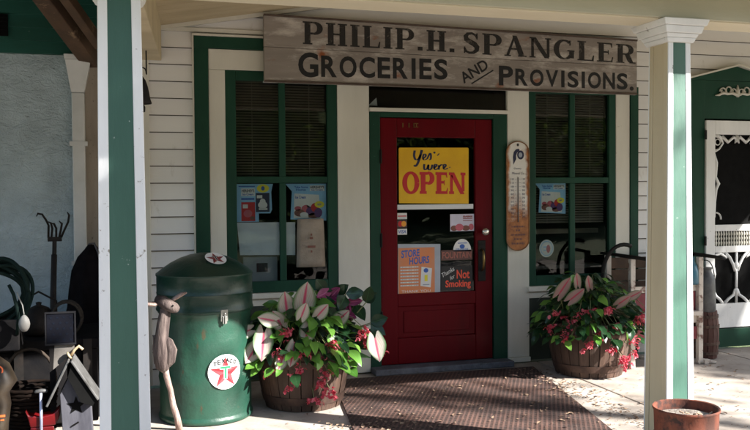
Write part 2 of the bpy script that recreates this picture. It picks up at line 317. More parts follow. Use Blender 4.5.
# serif alphabet drawn as strokes: returns list of polygons in a box of height 1
def serif(ch,T=.2,t=.07,sh=.06,se=.07):
    P=[]
    def R(x0,y0,x1,y1): P.append([(x0,y0),(x1,y0),(x1,y1),(x0,y1)])
    def stem(x,w=T,top=True,bot=True):
        R(x,sh,x+w,1-sh)
        if bot: R(x-se,0,x+w+se,sh)
        if top: R(x-se,1-sh,x+w+se,1)
    def ribbon(pts,ws):
        L=[];Rr=[]
        for i,(x,y) in enumerate(pts):
            a=pts[max(i-1,0)];b=pts[min(i+1,len(pts)-1)];dx,dy=b[0]-a[0],b[1]-a[1];l=sqrt(dx*dx+dy*dy) or 1
            L.append((x-dy/l*ws[i]/2,y+dx/l*ws[i]/2));Rr.append((x+dy/l*ws[i]/2,y-dx/l*ws[i]/2))
        for i in range(len(pts)-1): P.append([L[i],Rr[i],Rr[i+1],L[i+1]])
    def arc(cx,cy,rx,ry,a0,a1,n=14):
        pts=[(cx+rx*cos(radians(a0+(a1-a0)*i/n)),cy+ry*sin(radians(a0+(a1-a0)*i/n))) for i in range(n+1)]
        ws=[t+(T-t)*abs(cos(radians(a0+(a1-a0)*i/n)))**1.5 for i in range(n+1)]; ribbon(pts,ws)
    if ch=='I': stem(se); w=T+2*se
    elif ch=='H': stem(se); stem(.52,T); R(se+T,.47,.52,.47+t); w=.52+T+se
    elif ch in 'PR':
        stem(se); x=se+T; R(x,1-sh,x+.12,1); R(x,.44,x+.12,.44+t); arc(x+.12,.72,.24,.245,-90,90); w=x+.36+T*.5
        if ch=='R': P.append([(x+.08,.46),(x+.08+T,.46),(x+.36+T*.4,sh),(x+.36-T*.6,sh)]); R(x+.28,0,x+.42+T*.6,sh); w=x+.42+T*.6
    elif ch=='L': stem(se); R(se+T,0,.68,sh); P.append([(.60,sh),(.68,sh),(.70,.30),(.66,.30)]); w=.70
    elif ch=='E':
        stem(se); x=se+T; R(x,0,.66,sh); R(x,1-sh,.64,1); R(x,.48,.48,.48+t); P.append([(.58,sh),(.66,sh),(.69,.28),(.65,.28)]); P.append([(.57,1-sh),(.64,1-sh),(.65,.75),(.61,.75)]); R(.46,.40,.50,.63); w=.69
    elif ch=='N': stem(se,t*1.3,bot=True); stem(.70,t*1.3,bot=False); P.append([(se-.03,1),(se-.03+T,1),(.70+t*1.3,0),(.70+t*1.3-T*.9,0)]); w=.70+t*1.3+se
    elif ch=='A':
        P.append([(.06,sh),(.06+t*1.3,sh),(.43,1),(.36,1)]); P.append([(.30,1),(.30+T*.8,1),(.78,sh),(.78-T*1.05,sh)]); R(.2,.32,.60,.32+t); R(-.02,0,.24,sh); R(.52,0,.86,sh); w=.86
    elif ch=='S':
        pts=[(.56,.74),(.50,.88),(.36,.955),(.20,.92),(.12,.80),(.15,.66),(.30,.55),(.45,.46),(.55,.33),(.54,.18),(.42,.06),(.26,.045),(.13,.11),(.07,.26)]
        ws=[t,t*1.2,t*1.3,t*1.6,T*.8,T*.95,T*1.05,T*1.05,T*.95,T*.8,t*1.5,t*1.3,t*1.2,t]; ribbon(pts,ws); R(.53,.68,.58,.98); R(.05,.02,.10,.32); w=.64
    elif ch=='G': arc(.42,.5,.33,.46,50,320,22); R(.62,.08,.62+T*.9,.42); R(.54,.42,.84,.42+sh); R(.62,.72,.68,.98); w=.84
    elif ch=='O': arc(.42,.5,.33,.455,0,360,28); w=.84
    elif ch=='.': R(.02,0,.02+T*.9,T*.8); w=T+.04
    else: w=.3
    return P,w
def serif_text(s,T=.2,t=.07,sh=.06,gap=.1,space=.36,se=.07):
    out=[];x=0
    for ch in s:
        if ch==' ': x+=space; continue
        P,w=serif(ch,T,t,sh,se)
        for q in P: out.append([(x+a,b) for a,b in q])
        x+=w+gap
    W=x-gap
    return [[(a/W,b) for a,b in q] for q in out]
def put_polys(mb,polys,fn,m=0,dy=.0002):
    for i,q in enumerate(polys):
        mb.add([(lambda p:(p[0],p[1]-dy*(i%5),p[2]))(fn(a,b)) for a,b in q],[tuple(range(len(q)))],m)
def stroke(mb,pts,w,fn,m=0):     # brush stroke in unit square coordinates
    fine=[]
    for i in range(len(pts)-1):
        p0=pts[max(i-1,0)];p1=pts[i];p2=pts[i+1];p3=pts[min(i+2,len(pts)-1)]
        for k in range(5):
            t=k/5; fine.append(tuple(.5*((2*p1[j])+(-p0[j]+p2[j])*t+(2*p0[j]-5*p1[j]+4*p2[j]-p3[j])*t*t+(-p0[j]+3*p1[j]-3*p2[j]+p3[j])*t**3) for j in (0,1)))
    fine.append(pts[-1]); n=len(fine); L=[];R=[]
    for i,(x,y) in enumerate(fine):
        a=fine[max(i-1,0)];b=fine[min(i+1,n-1)];dx,dy=b[0]-a[0],b[1]-a[1];l=sqrt(dx*dx+dy*dy) or 1
        ww=w*(.45+.75*abs(dy/l)); L.append(fn(x-dy/l*ww/2,y+dx/l*ww/2)); R.append(fn(x+dy/l*ww/2,y-dx/l*ww/2))
    mb.add(L+R,[(i,n+i,n+i+1,i+1) for i in range(n-1)],m)

# ================================================================== SETTING
g=MB(); g.add([(-300,-400,-.16),(400,-400,-.16),(400,300,-.16),(-300,300,-.16)],[(0,1,2,3)]); structure(g.build('lawn',grass_m))
g=MB(); nx_=40
g.add([(-60+3.5*i,-46,-.2) for i in range(nx_)]+[(-60+3.5*i,-52,12.5+2.2*sin(i*.7)+1.2*sin(i*1.9)) for i in range(nx_)]+[(-60+3.5*i,-90,-.2) for i in range(nx_)],[(r*nx_+i,r*nx_+i+1,(r+1)*nx_+i+1,(r+1)*nx_+i) for r in (0,1) for i in range(nx_-1)]); structure(g.build('reflection_backdrop',grass_m))  # unseen ridge added behind the woods to close sky gaps in window reflections
g=MB(); g.box(-9,-11,-.30,14,-3.35,-.15); structure(g.build('gravel_yard',gravel))
# porch slab in three poured bays with worn joints
g=MB()
xs=[-4.0,-.62,3.22,4.9,8.5]
for i in range(4): g.box(xs[i]+.006,-3.3,-.3,xs[i+1]-.006,-.012,0)
g.box(-4,-3.3,-.3,8.5,-.012,-.012)
structure(g.build('porch_floor',concrete,bevel=.006))

# ================================================================== STOREFRONT
sf=thing('storefront','cream clapboard store front with green trim, two tall windows and a red door','building',(2.3,0,0))
w=MB(); lap_shade=MB()
LAP=.1205
def siding(x0,x1,z0,z1,zoff=.02):
    z=zoff
    while z<z1-.01:
        a=max(z,z0);b=min(z+LAP,z1)
        if b-a>.01:
            f=lambda q:-.018+.016*((q-z)/LAP)
            w.add([(x0,f(a),a),(x1,f(a),a),(x1,f(b),b),(x0,f(b),b),(x0,.02,a),(x1,.02,a),(x1,.02,b),(x0,.02,b)],[(0,1,2,3),(4,5,1,0),(0,3,7,4),(1,5,6,2),(3,2,6,7)])
        if z0<z<z1: lap_shade.add([(x0,-.0195,z-.006),(x1,-.0195,z-.006),(x1,-.0195,z+.0005),(x0,-.0195,z+.0005)],[(0,1,2,3)])
        z+=LAP
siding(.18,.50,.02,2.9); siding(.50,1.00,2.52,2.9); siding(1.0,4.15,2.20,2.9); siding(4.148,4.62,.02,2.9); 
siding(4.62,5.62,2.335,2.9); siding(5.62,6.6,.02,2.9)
w.build('siding',siding_m,sf)
for xa,xb in ((.50,1.55),(3.14,4.07)):
    b=MB(); b.box(xa,-.024,.02,xb,.02,.60); b.build('bulkhead',M('dark_bulkhead',(.012,.022,.016),(.02,.03,.02),.7,6,bump=.3),sf)
lap_shade.build('lap_shadow_strip',M('lap_shadow_paint',(.08,.065,.05),(.04,.03,.025),.9,20,stretch=(.3,1,1)),sf)  # dark strips that paint in the shadow line beneath every siding lap
b=MB(); b.box(.14,-.035,.02,.185,.02,2.62); b.box(.182,-.030,2.545,1.6,-.004,2.575); b.build('corner_board',cream,sf,bevel=.004)
# dark room behind
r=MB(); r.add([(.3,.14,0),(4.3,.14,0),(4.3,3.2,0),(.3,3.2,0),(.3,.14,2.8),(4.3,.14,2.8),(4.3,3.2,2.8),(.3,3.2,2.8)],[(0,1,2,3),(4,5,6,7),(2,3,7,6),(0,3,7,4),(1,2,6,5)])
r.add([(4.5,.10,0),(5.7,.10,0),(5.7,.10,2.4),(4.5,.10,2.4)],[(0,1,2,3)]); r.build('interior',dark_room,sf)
# casing around left window : green outer band, cream board
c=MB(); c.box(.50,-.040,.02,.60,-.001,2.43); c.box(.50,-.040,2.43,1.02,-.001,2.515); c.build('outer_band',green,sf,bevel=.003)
c=MB(); c.box(.487,-.034,.02,.4985,.0,2.53); c.box(.487,-.046,2.5165,1.02,.0,2.532); c.build('drip_edge',cream,sf)
for bx_ in ((.601,-.030,.02,.719,-.001,2.28),(.601,-.030,2.281,1.02,-.001,2.428),(3.937,-.030,.02,4.068,-.001,2.22)):
    c=MB(); c.box(*bx_); c.build('casing',cream,sf,bevel=.004)
for bx_ in ((1.552,-.034,.012,1.80,-.001,2.22),(2.948,-.034,.052,3.138,-.001,2.22)):
    c=MB(); c.box(*bx_); c.build('pilaster',cream,sf,bevel=.004)
c=MB(); c.box(2.942,-.046,.012,3.144,-.001,.05); c.build('plinth',cream,sf,bevel=.004)
c=MB(); c.box(4.07,-.040,.02,4.146,-.001,2.25); c.build('outer_band',green,sf,bevel=.003)
def window(x0,x1,z0,z1,mid,label,sw,blind_to):
    fr=MB(); Y0=-.028
    fr.box(x0,Y0,z0,x0+sw,.012,z1); fr.box(x1-sw,Y0,z0,x1,.012,z1); fr.box(x0+sw,Y0,z1-.072,x1-sw,.012,z1); fr.box(x0+sw,Y0,z0,x1-sw,.012,z0+.082)
    fr.box(x0+sw,Y0+.004,mid-.024,x1-sw,.010,mid+.024)
    xc=(x0+x1)/2; fr.box(xc-.024,Y0+.008,z0+.082,xc+.024,.009,mid-.024); fr.box(xc-.024,Y0+.008,mid+.024,xc+.024,.009,z1-.072)
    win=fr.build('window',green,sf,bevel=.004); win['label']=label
    s=MB(); s.box(x0-.02,-.062,z0-.042,x1+.02,.012,z0-.002); s.box(x0,-.025,z0-.10,x1,.0,z0-.044); s.build('sill',cream,win,bevel=.004)
    for a,b_ in ((x0+sw,xc-.024),(xc+.024,x1-sw)):
        for q0,q1 in ((z0+.082,mid-.024),(mid+.024,z1-.072)):
            p_=MB(); p_.add([(a,.0,q0),(b_,.0,q0),(b_,.0,q1),(a,.0,q1)],[(0,1,2,3)]); p_.build('pane',glass,win)
    bl=MB(); z=z1-.08
    while z>blind_to:
        bl.add([(x0+sw+.004,.050,z),(x1-sw-.004,.050,z),(x1-sw-.004,.062,z+.014),(x0+sw+.004,.062,z+.014)],[(0,1,2,3)]); z-=.0205
    for xx in (x0+.2,x1-.2): bl.box(xx,.048,blind_to,xx+.004,.050,z1-.07)
    bl.build('blind',blind_m,win)
    return win
window(.72,1.55,.655,2.28,1.485,'left window with papers stuck in its lower panes',.075,1.50)
window(3.14,3.935,.62,2.25,1.475,'right window behind the flowers',.062,1.12)
# door frame + transom
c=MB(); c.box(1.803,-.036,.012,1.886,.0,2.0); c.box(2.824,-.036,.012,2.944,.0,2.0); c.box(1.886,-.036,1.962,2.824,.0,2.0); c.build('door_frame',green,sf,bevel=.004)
c=MB(); c.box(1.80,-.050,2.002,2.95,.0,2.032); c.build('transom_ledge',cream,sf,bevel=.004)
c=MB(); c.add([(1.80,.0,2.03),(2.95,.0,2.03),(2.95,.0,2.2),(1.80,.0,2.2)],[(0,1,2,3)]); c.build('transom_pane',glass,sf)
m=MB(); m.add([(1.815,.03,2.055),(1.885,.03,2.052),(1.878,.03,2.115)],[(0,1,2)]); tag(m.build('pale_triangle',paper,origin=(1.85,.03,2.055)),'small white triangle at the left end of the dark transom over the door','paper')  # flat white triangle set just behind the transom pane
# door
d=MB(); x0,x1=1.89,2.82; gx0,gx1,gz0,gz1=2.025,2.675,.60,1.81; Y0=-.020
d.box(x0,Y0,.055,gx0,.02,1.958); d.box(gx1,Y0,.055,x1,.02,1.958); d.box(gx0,Y0,gz1,gx1,.02,1.958); d.box(gx0,Y0,.50,gx1,.02,gz0); d.box(gx0,Y0,.055,gx1,.02,.255)
d.box(gx0,-.006,.255,gx1,.018,.50)
door=d.build('door',red_door,sf,bevel=.005); door['label']='red panelled front door with a tall pane'
d=MB(); d.box(gx0+.05,-.014,.295,gx1-.05,-.0065,.462); d.build('raised_panel',red_door,door,bevel=.005)
d=MB(); d.add([(gx0,.004,gz0),(gx1,.004,gz0),(gx1,.004,gz1),(gx0,.004,gz1)],[(0,1,2,3)]); d.build('pane',glass,door)
d=MB()
d.lathe([(0,0),(.012,0),(.012,.02),(.024,.03),(.030,.045),(.026,.058),(.012,.066),(0,.067)],(0,0,0),20)
for i,v in enumerate(d.v): d.v[i]=(2.742+v[0],-.020-v[2],1.070+v[1])
d.build('knob',knob_m,door,smooth=True)
d=MB(); d.box(2.695,-.027,.675,2.760,-.0205,1.0); d.build('lock_plate',black_iron,door,bevel=.003)
d=MB(); d.tube([(2.725,-.028,.93),(2.725,-.062,.91),(2.725,-.068,.84),(2.725,-.06,.78),(2.725,-.028,.76)],[.008,.009,.011,.009,.008],8); d.build('handle',brass,door,smooth=True)
for z in (.42,1.02,1.66):
    d=MB(); d.box(1.880,-.040,z-.05,1.898,-.0205,z+.05); d.tube([(1.889,-.043,z-.055),(1.889,-.043,z+.055)],.006,8); d.build('hinge',black_iron,door)
d=MB()
for i,dx in enumerate((0,.05,.09)): d.box(2.07+dx,-.0225,1.885,2.078+dx,-.0205,1.92)
d.box(2.17,-.0225,1.888,2.20,-.0205,1.892); d.box(2.17,-.0225,1.915,2.20,-.0205,1.92); d.box(2.182,-.0225,1.892,2.188,-.0205,1.915); d.build('number',brass,door)
d=MB(); d.box(1.803,-.16,.004,2.944,-.001,.050); d.build('threshold',silver,sf,bevel=.006)

# screen door at the right with its green pedimented casing
XC=5.125
c=MB(); c.box(4.62,-.045,.03,4.795,.0,2.33); c.box(2*XC-4.795,-.045,.03,2*XC-4.62,.0,2.33); c.box(4.795,-.040,2.0,2*XC-4.795,.0,2.33)
c.prism([(4.62,2.331),(2*XC-4.62,2.331),(XC,2.455)],-.045,0); c.build('screen_door_casing',green,sf,bevel=.003)
c=MB(); c.beam((4.60,-.035,2.335),(XC,-.035,2.465),.09,.014,(0,0,1)); c.beam((XC,-.035,2.465),(2*XC-4.60,-.035,2.335),.09,.014,(0,0,1)); c.build('pediment_moulding',cream,sf)
o_=MB()
def scroll(cx,cz,r,a0,a1,y,w_=.012,n=14,flip=1,shrink=.55):
    pts=[]
    for i in range(n+1):
        t=i/n; a=radians(a0+(a1-a0)*t); rr=r*(1-shrink*t); pts.append((cx+flip*rr*cos(a),y,cz+rr*sin(a)))
    o_.tube(pts,w_,6,sq=.6)
for f in (1,-1):
    o_.tube([(XC+f*.23,-.052,2.200),(XC+f*.19,-.052,2.205),(XC+f*.15,-.052,2.225),(XC+f*.10,-.052,2.215),(XC+f*.05,-.052,2.222),(XC,-.052,2.205)],[.004,.011,.013,.012,.012,.014],6)
    scroll(XC+f*.15,2.235,.035,0,420,-.052,.009,flip=f); scroll(XC+f*.09,2.25,.042,180,600,-.052,.009,flip=f); scroll(XC+f*.038,2.235,.03,0,380,-.052,.008,flip=f)
o_.tube([(XC,-.052,2.19),(XC,-.052,2.24),(XC,-.052,2.295)],[.012,.018,.004],6); o_.build('carved_ornament',cream,sf,smooth=True)
sx0,sx1=4.80,2*XC-4.80
d=MB(); y0,y1=-.060,-.020
for a,b_ in ((sx0,sx0+.092),(sx1-.092,sx1)): d.box(a,y0,.19,b_,y1,1.985)
for a,b_ in ((1.865,1.985),(1.03,1.085),(.845,.90),(.19,.40)): d.box(sx0+.092,y0+.001,a,sx1-.092,y1,b_)
sd=d.build('screen_door',white_post,sf,bevel=.004); sd['label']='white screen door with scrollwork and spindles'
d=MB(); d.add([(sx0+.09,-.03,.39),(sx1-.09,-.03,.39),(sx1-.09,-.03,1.87),(sx0+.09,-.03,1.87)],[(0,1,2,3)]); d.build('screen_mesh',screen,sd)
d=MB(); d.box(4.80,-.05,.02,sx1,-.001,.18); d.build('sill_board',green,sf,bevel=.004)
o_=MB(); yy=-.044
for x in [sx0+.115+i*(sx1-sx0-.23)/16 for i in range(17)]: o_.lathe([(.004,.90),(.010,.93),(.004,.945),(.010,.965),(.004,.985),(.010,1.0),(.004,1.03)],(x,yy,0),8)
o_.build('spindle_row',cream,sd,smooth=True)
o_=MB(); L,R_=sx0+.092,sx1-.092
for f,X in ((1,L),(-1,R_)):
    # upper panel: side brackets, corner rings, scalloped head
    scroll(X+f*.035,1.80,.026,0,360,yy,.007,flip=f,shrink=0); scroll(X+f*.02,1.14,.05,90,-10,yy,.011,flip=f,shrink=.0)
    o_.tube([(X,yy,1.70),(X+f*.02,yy,1.62),(X+f*.015,yy,1.50),(X+f*.045,yy,1.44),(X+f*.02,yy,1.39),(X+f*.01,yy,1.28),(X+f*.006,yy,1.15)],[.010,.016,.011,.015,.012,.009,.008],6)
    o_.tube([(X,yy,1.865),(X+f*.06,yy,1.84),(X+f*.09,yy,1.79),(X+f*.05,yy,1.74),(X,yy,1.72)],[.016,.016,.008,.008,.014],6)
    o_.tube([(X+f*.08,yy,1.85),(X+f*.14,yy,1.80),(X+f*.2,yy,1.845),(X+f*.25,yy,1.80),(XC,yy,1.86)],.014,6)
    # lower panel arches
    o_.tube([(X,yy,.80),(X+f*.02,yy,.825),(X+f*.07,yy,.835),(X+f*.13,yy,.80),((X+XC)/2,yy,.845)],.013,6)
    o_.tube([((X+XC)/2,yy,.845),(XC-f*.07,yy,.80),(XC-f*.035,yy,.74),(XC-f*.012,yy,.68)],.013,6)
    scroll((X+XC)/2,.835,.02,0,360,yy,.008,flip=f,shrink=0)
    o_.tube([(XC-f*.012,yy,.52),(XC-f*.03,yy,.47),(XC-f*.08,yy,.44),(XC-f*.12,yy,.402)],[.010,.013,.013,.014],6)
    o_.tube([(X,yy,.52),(X+f*.02,yy,.47),(X+f*.06,yy,.44),(X+f*.09,yy,.402)],[.010,.013,.013,.014],6)
    o_.tube([(X,yy,.72),(X+f*.012,yy,.66),(X,yy,.60)],.010,6)
o_.tube([(XC,yy,.40),(XC,yy,.846)],.011,6); o_.tube([(XC,yy,.47),(XC,yy,.50),(XC,yy,.53)],[.012,.024,.012],8); o_.tube([(XC,yy,.70),(XC,yy,.73),(XC,yy,.76)],[.012,.024,.012],8)
o_.build('fretwork',white_post,sd,smooth=True)
for z in (.95,1.86): h=MB(); h.box(4.786,-.066,z-.04,4.802,-.058,z+.04); h.build('hinge',black_iron,sd)

# ================================================================== PORCH ROOF, BEAM, POSTS
po=thing('porch','covered porch roof carried on white and green square posts','porch',(1.5,-2.46,0))
def post(cx,cy,wxb,wyb,wxt,wyt,side,zt=2.25,cap=2.135):
    def sect(f0,f1,a0,a1,z0,z1):  # fractions across x and y
        def q(z): 
            t=z/zt; wx=wxb+(wxt-wxb)*t; wy=wyb+(wyt-wyb)*t
            return [(cx+(f0-.5)*wx,cy+(a0-.5)*wy,z),(cx+(f1-.5)*wx,cy+(a0-.5)*wy,z),(cx+(f1-.5)*wx,cy+(a1-.5)*wy,z),(cx+(f0-.5)*wx,cy+(a1-.5)*wy,z)]
        return q(z0),q(z1)
    m=MB(); m.hexa(*sect(.05,.95,.05,.95,.003,zt))
    po_=m.build('post',side,po)
    m=MB()
    for f0,f1 in ((0,.225),(.775,1)):
        m.hexa(*sect(f0,f1,0,.051,.003,zt)); m.hexa(*sect(f0,f1,.949,1,.003,zt))
    m.build('corner_board',white_post,po_,bevel=.003)
    m=MB()
    for f0,f1 in ((0,.051),(.949,1)):
        m.hexa(*sect(f0,f1,.052,.26,.003,zt)); m.hexa(*sect(f0,f1,.80,.948,.003,zt))
    m.build('side_board',side,po_,bevel=.003)
    m=MB(); m.hexa(*sect(.226,.774,.018,.05,.003,zt-.02)); m.build('front_panel',green_post,po_)
    m=MB(); z=cap
    for k,(e,h) in enumerate(((.012,.022),(.022,.02),(.040,.035),(.058,.032)) if cap<2.2 else ((.010,.016),(.022,.034))):
        wx,wy=wxt/2+e,wyt/2+e; m.hexa([(cx-wx,cy-wy,z),(cx+wx,cy-wy,z),(cx+wx,cy+wy,z),(cx-wx,cy+wy,z)],[(cx-wx-.01,cy-wy-.01,z+h),(cx+wx+.01,cy-wy-.01,z+h),(cx+wx+.01,cy+wy+.01,z+h),(cx-wx-.01,cy+wy+.01,z+h)]); z+=h+.0005
    m.build('capital',white_post,po_,bevel=.004)
    return po_
post(-.004,-2.46,.214,.20,.172,.17,white_post,cap=2.203,zt=2.25)['label']='left porch post, shaded'
post(2.712,-2.46,.168,.205,.128,.165,beige_post)['label']='right porch post, sunlit on its front'
m=MB(); m.hexa([(-3,-2.555,2.256),(7,-2.555,2.236),(7,-2.365,2.236),(-3,-2.365,2.256)],[(-3,-2.555,2.62),(7,-2.555,2.60),(7,-2.365,2.60),(-3,-2.365,2.62)])
m.build('header_beam',beam_m,po,bevel=.004)
m=MB(); m.hexa([(-3,-2.575,2.262),(7,-2.575,2.242),(7,-2.556,2.242),(-3,-2.556,2.262)],[(-3,-2.575,2.62),(7,-2.575,2.60),(7,-2.556,2.60),(-3,-2.556,2.62)]); m.build('fascia',beam_front,po,bevel=.003)
m=MB(); m.hexa([(-.08,-2.36,2.262),(.085,-2.36,2.262),(.275,-.03,2.33),(.12,-.03,2.33)],[(-.08,-2.36,2.55),(.085,-2.36,2.55),(.275,-.03,2.60),(.12,-.03,2.60)]); m.build('side_beam',ceil_m,po,bevel=.005)
# ceiling boards: hip part rising to the right, then level
m=MB(); n=17
for i in range(n):
    ya=-2.36+i*(2.36/n); yb=ya+2.36/n-.006; zl=2.545
    m.hexa([(.09,ya,zl),(1.60,ya,2.81),(1.60,yb,2.81),(.09,yb,zl)],[(.09,ya,zl+.03),(1.60,ya,2.84),(1.60,yb,2.84),(.09,yb,zl+.03)])
    m.hexa([(1.602,ya,2.81),(7,ya,2.81),(7,yb,2.81),(1.602,yb,2.81)],[(1.602,ya,2.84),(7,ya,2.84),(7,yb,2.84),(1.602,yb,2.84)])
m.build('ceiling',ceil_m,po)
m=MB(); m.beam((.20,-.034,2.548),(1.60,-.034,2.80),.028,.028); m.beam((1.60,-.034,2.80),(6.9,-.034,2.80),.028,.028); m.build('ceiling_moulding',cream,po)
m=MB(); m.hexa([(-3,-3.02,2.43),(7.2,-3.02,2.43),(7.2,.3,2.99),(-3,.3,2.99)],[(-3,-3.02,2.47),(7.2,-3.02,2.47),(7.2,.3,3.05),(-3,.3,3.05)]); m.build('roof',dark_plank,po)
m=MB(); m.hexa([(-3,-3.0,2.425),(7.2,-3.0,2.425),(7.2,-2.58,2.425),(-3,-2.58,2.425)],[(-3,-3.0,2.429),(7.2,-3.0,2.429),(7.2,-2.58,2.429),(-3,-2.58,2.429)]); m.build('soffit',beam_front,po)

# ================================================================== STUCCO NEIGHBOUR AT THE LEFT
sb=thing('stucco_outbuilding','pale rough stucco wall with peeling green boards above it, left of the post','building',(-1.5,0,0))
m=MB(); m.box(-4.2,-.004,-.02,.139,.10,2.345); m.build('stucco_wall',stucco,sb)
m=MB(); z=2.347
for k in range(6):
    m.add([(-4.2,-.035,z),(.139,-.035,z),(.139,-.014,z+.088),(-4.2,-.014,z+.088),(-4.2,.02,z),(.139,.02,z),(.139,.02,z+.088),(-4.2,.02,z+.088)],[(0,1,2,3),(4,5,1,0),(3,2,6,7)]); z+=.088
m.build('green_board',green_board,sb)
m=MB()
m.box(-1.2,-.050,2.455,-.725,-.038,2.60,0)
for i in range(5): m.box(-1.19,-.058,2.465+i*.028,-.735,-.050,2.473+i*.028,0)
m.build('louvre_vent',black_paint,sb)
m=MB(); m.box(-4.2,.10,-.02,.139,.14,3.0); m.build('back_wall',dark_plank,sb)
m=MB(); m.beam((-.19,-.06,2.30),(-.80,-1.7,3.0),.11,.10,(0,0,1)); m.build('brace',timber,sb,bevel=.008)
m=MB(); m.beam((-.13,-.35,2.37),(-.52,-1.4,2.80),.06,.07,(0,0,1)); m.build('brace',timber,sb,bevel=.006)
m=MB()
for x in (-.9,-.45): m.beam((x,-.02,2.93),(x,-2.36,2.55),.05,.12)
m.build('rafter',dark_plank,sb)
ds=thing('downspout','white downspout with a funnel head on the stucco wall','downspout',(-.285,-.06,0))
m=MB()
def rct(cx,wx,y0,y1,z): return [(cx-wx,y0,z),(cx+wx,y0,z),(cx+wx,y1,z),(cx-wx,y1,z)]
m.hexa(rct(-.286,.043,-.095,-.010,2.085),rct(-.280,.083,-.15,-.010,2.30)); m.hexa(rct(-.280,.087,-.155,-.008,2.301),rct(-.280,.090,-.160,-.008,2.335)); m.build('funnel_head',white_metal,ds,bevel=.004)
m=MB(); m.box(-.328,-.088,.05,-.244,-.012,2.084); m.build('pipe',white_metal,ds,bevel=.008)
for z in (.9,1.72): m=MB(); m.box(-.345,-.093,z,-.228,-.006,z+.03); m.build('strap',white_metal,ds)
m=MB(); m.box(-.243,-.03,.02,-.10,-.005,2.34); m.build('filler_board',M('stained_board',(.34,.29,.24),(.24,.2,.16),.8,8,stretch=(1,1,.2),chip=(.1,.08,.06),chip_t=(.6,.7)),sb)

# ================================================================== MAIN SIGN
sg=thing('store_sign','long weathered wooden sign reading PHILIP H. SPANGLER GROCERIES AND PROVISIONS over the door','sign',(2.53,-.09,2.19))
m=MB(); a,b_=.990,4.077
zt=lambda x:2.679+(x-a)/(b_-a)*(2.628-2.679); zb=lambda x:2.190+(x-a)/(b_-a)*(2.176-2.190)
mid=lambda x:zb(x)+(zt(x)-zb(x))*.52
for lo,hi in ((zb,lambda x:mid(x)-.001),(lambda x:mid(x)+.001,zt)):
    m.hexa([(a,-.12,lo(a)),(b_,-.12,lo(b_)),(b_,-.085,lo(b_)),(a,-.085,lo(a))],[(a,-.12,hi(a)),(b_,-.12,hi(b_)),(b_,-.085,hi(b_)),(a,-.085,hi(a))])
m.build('board',board_wood,sg,bevel=.004)
m=MB()
for x in (1.3,2.5,3.8): m.box(x,-.084,2.24,x+.06,-.036,2.60)
m.build('batten',timber,sg)
m=MB(); fw=.014
for lo,hi in ((zt(a)-fw,zt(a)),(zb(a),zb(a)+fw)):
    m.hexa([(a,-.128,lo),(b_,-.128,lo+(zt(b_)-zt(a) if lo>2.4 else zb(b_)-zb(a))),(b_,-.1205,lo+(zt(b_)-zt(a) if lo>2.4 else zb(b_)-zb(a))),(a,-.1205,lo)],
           [(a,-.128,hi),(b_,-.128,hi+(zt(b_)-zt(a) if lo>2.4 else zb(b_)-zb(a))),(b_,-.1205,hi+(zt(b_)-zt(a) if lo>2.4 else zb(b_)-zb(a))),(a,-.1205,hi)])
m.build('edge_strip',M('dark_edge_strip',(.10,.07,.055),(.06,.04,.03),.8,8),sg)
m=MB(); put_polys(m,serif_text('PHILIP.H.',T=.22,t=.085,sh=.065,gap=.12,space=.25),wmap(1.275,2.474,2.470,2.640,-.1215,2.460,2.616))
put_polys(m,serif_text('SPANGLER',T=.22,t=.085,sh=.065,gap=.12,space=.3),wmap(2.53,2.456,4.062,2.622,-.1215,2.430,2.582))
m.build('lettering',ink_worn,sg)
m=MB()
def capword(s,x0,x1,z0,z1,z0r,z1r,first=1.0,sm=.86,wcap=1.18):
    # bold sans word with a taller initial
    ws=[{'I':.42,'.':.35,'E':.82,'R':.98,'S':.9,'P':.92,'G':1.05,'O':1.08,'C':1.0,'V':1.0,'N':1.0}.get(ch,1)*(wcap if i==0 else 1) for i,ch in enumerate(s)]
    gap=.17; tot=sum(ws)+gap*(len(s)-1); x=0
    for i,ch in enumerate(s):
        u0=x/tot; u1=(x+ws[i])/tot; x+=ws[i]+gap; h=first if i==0 else sm
        base_=.03 if i else 0
        if ch=='.': fn0=(0,.22)
        else: fn0=(base_,base_+h)
        xa,xb=x0+(x1-x0)*u0,x0+(x1-x0)*u1
        zl=lambda u,v:(z0+(z0r-z0)*u)+((z1-z0)+((z1r-z0r)-(z1-z0))*u)*v
        f=lambda p,q,xa=xa,xb=xb,fn0=fn0:(xa+(xb-xa)*p,-.1215,zl((xa-x0)/(x1-x0),fn0[0]+(fn0[1]-fn0[0])*q))
        if ch=='I': m.add([f(0.18,0),f(.82,0),f(.82,1),f(.18,1)],[(0,1,2,3)])
        else: put_text(m,ch,f,0,bold=.028)
capword('GROCERIES',1.239,2.405,2.232,2.415,2.243,2.425)
capword('PROVISIONS.',2.835,4.045,2.218,2.372,2.208,2.365,wcap=1.2)
ang=radians(31)
def andf(u,v,cx=2.625,cz=2.322,w_=.25,h=.085): 
    a_=(u-.5)*w_; b2=(v-.5)*h; return (cx+a_*cos(ang)-b2*sin(ang),-.1215,cz+a_*sin(ang)+b2*cos(ang))
put_text(m,'AND',andf,0,bold=.02)
m.add([andf(.22,-.42),andf(1.08,-.42),andf(1.08,-.30),andf(.22,-.30)],[(0,1,2,3)])
m.build('lettering',ink_strong,sg)

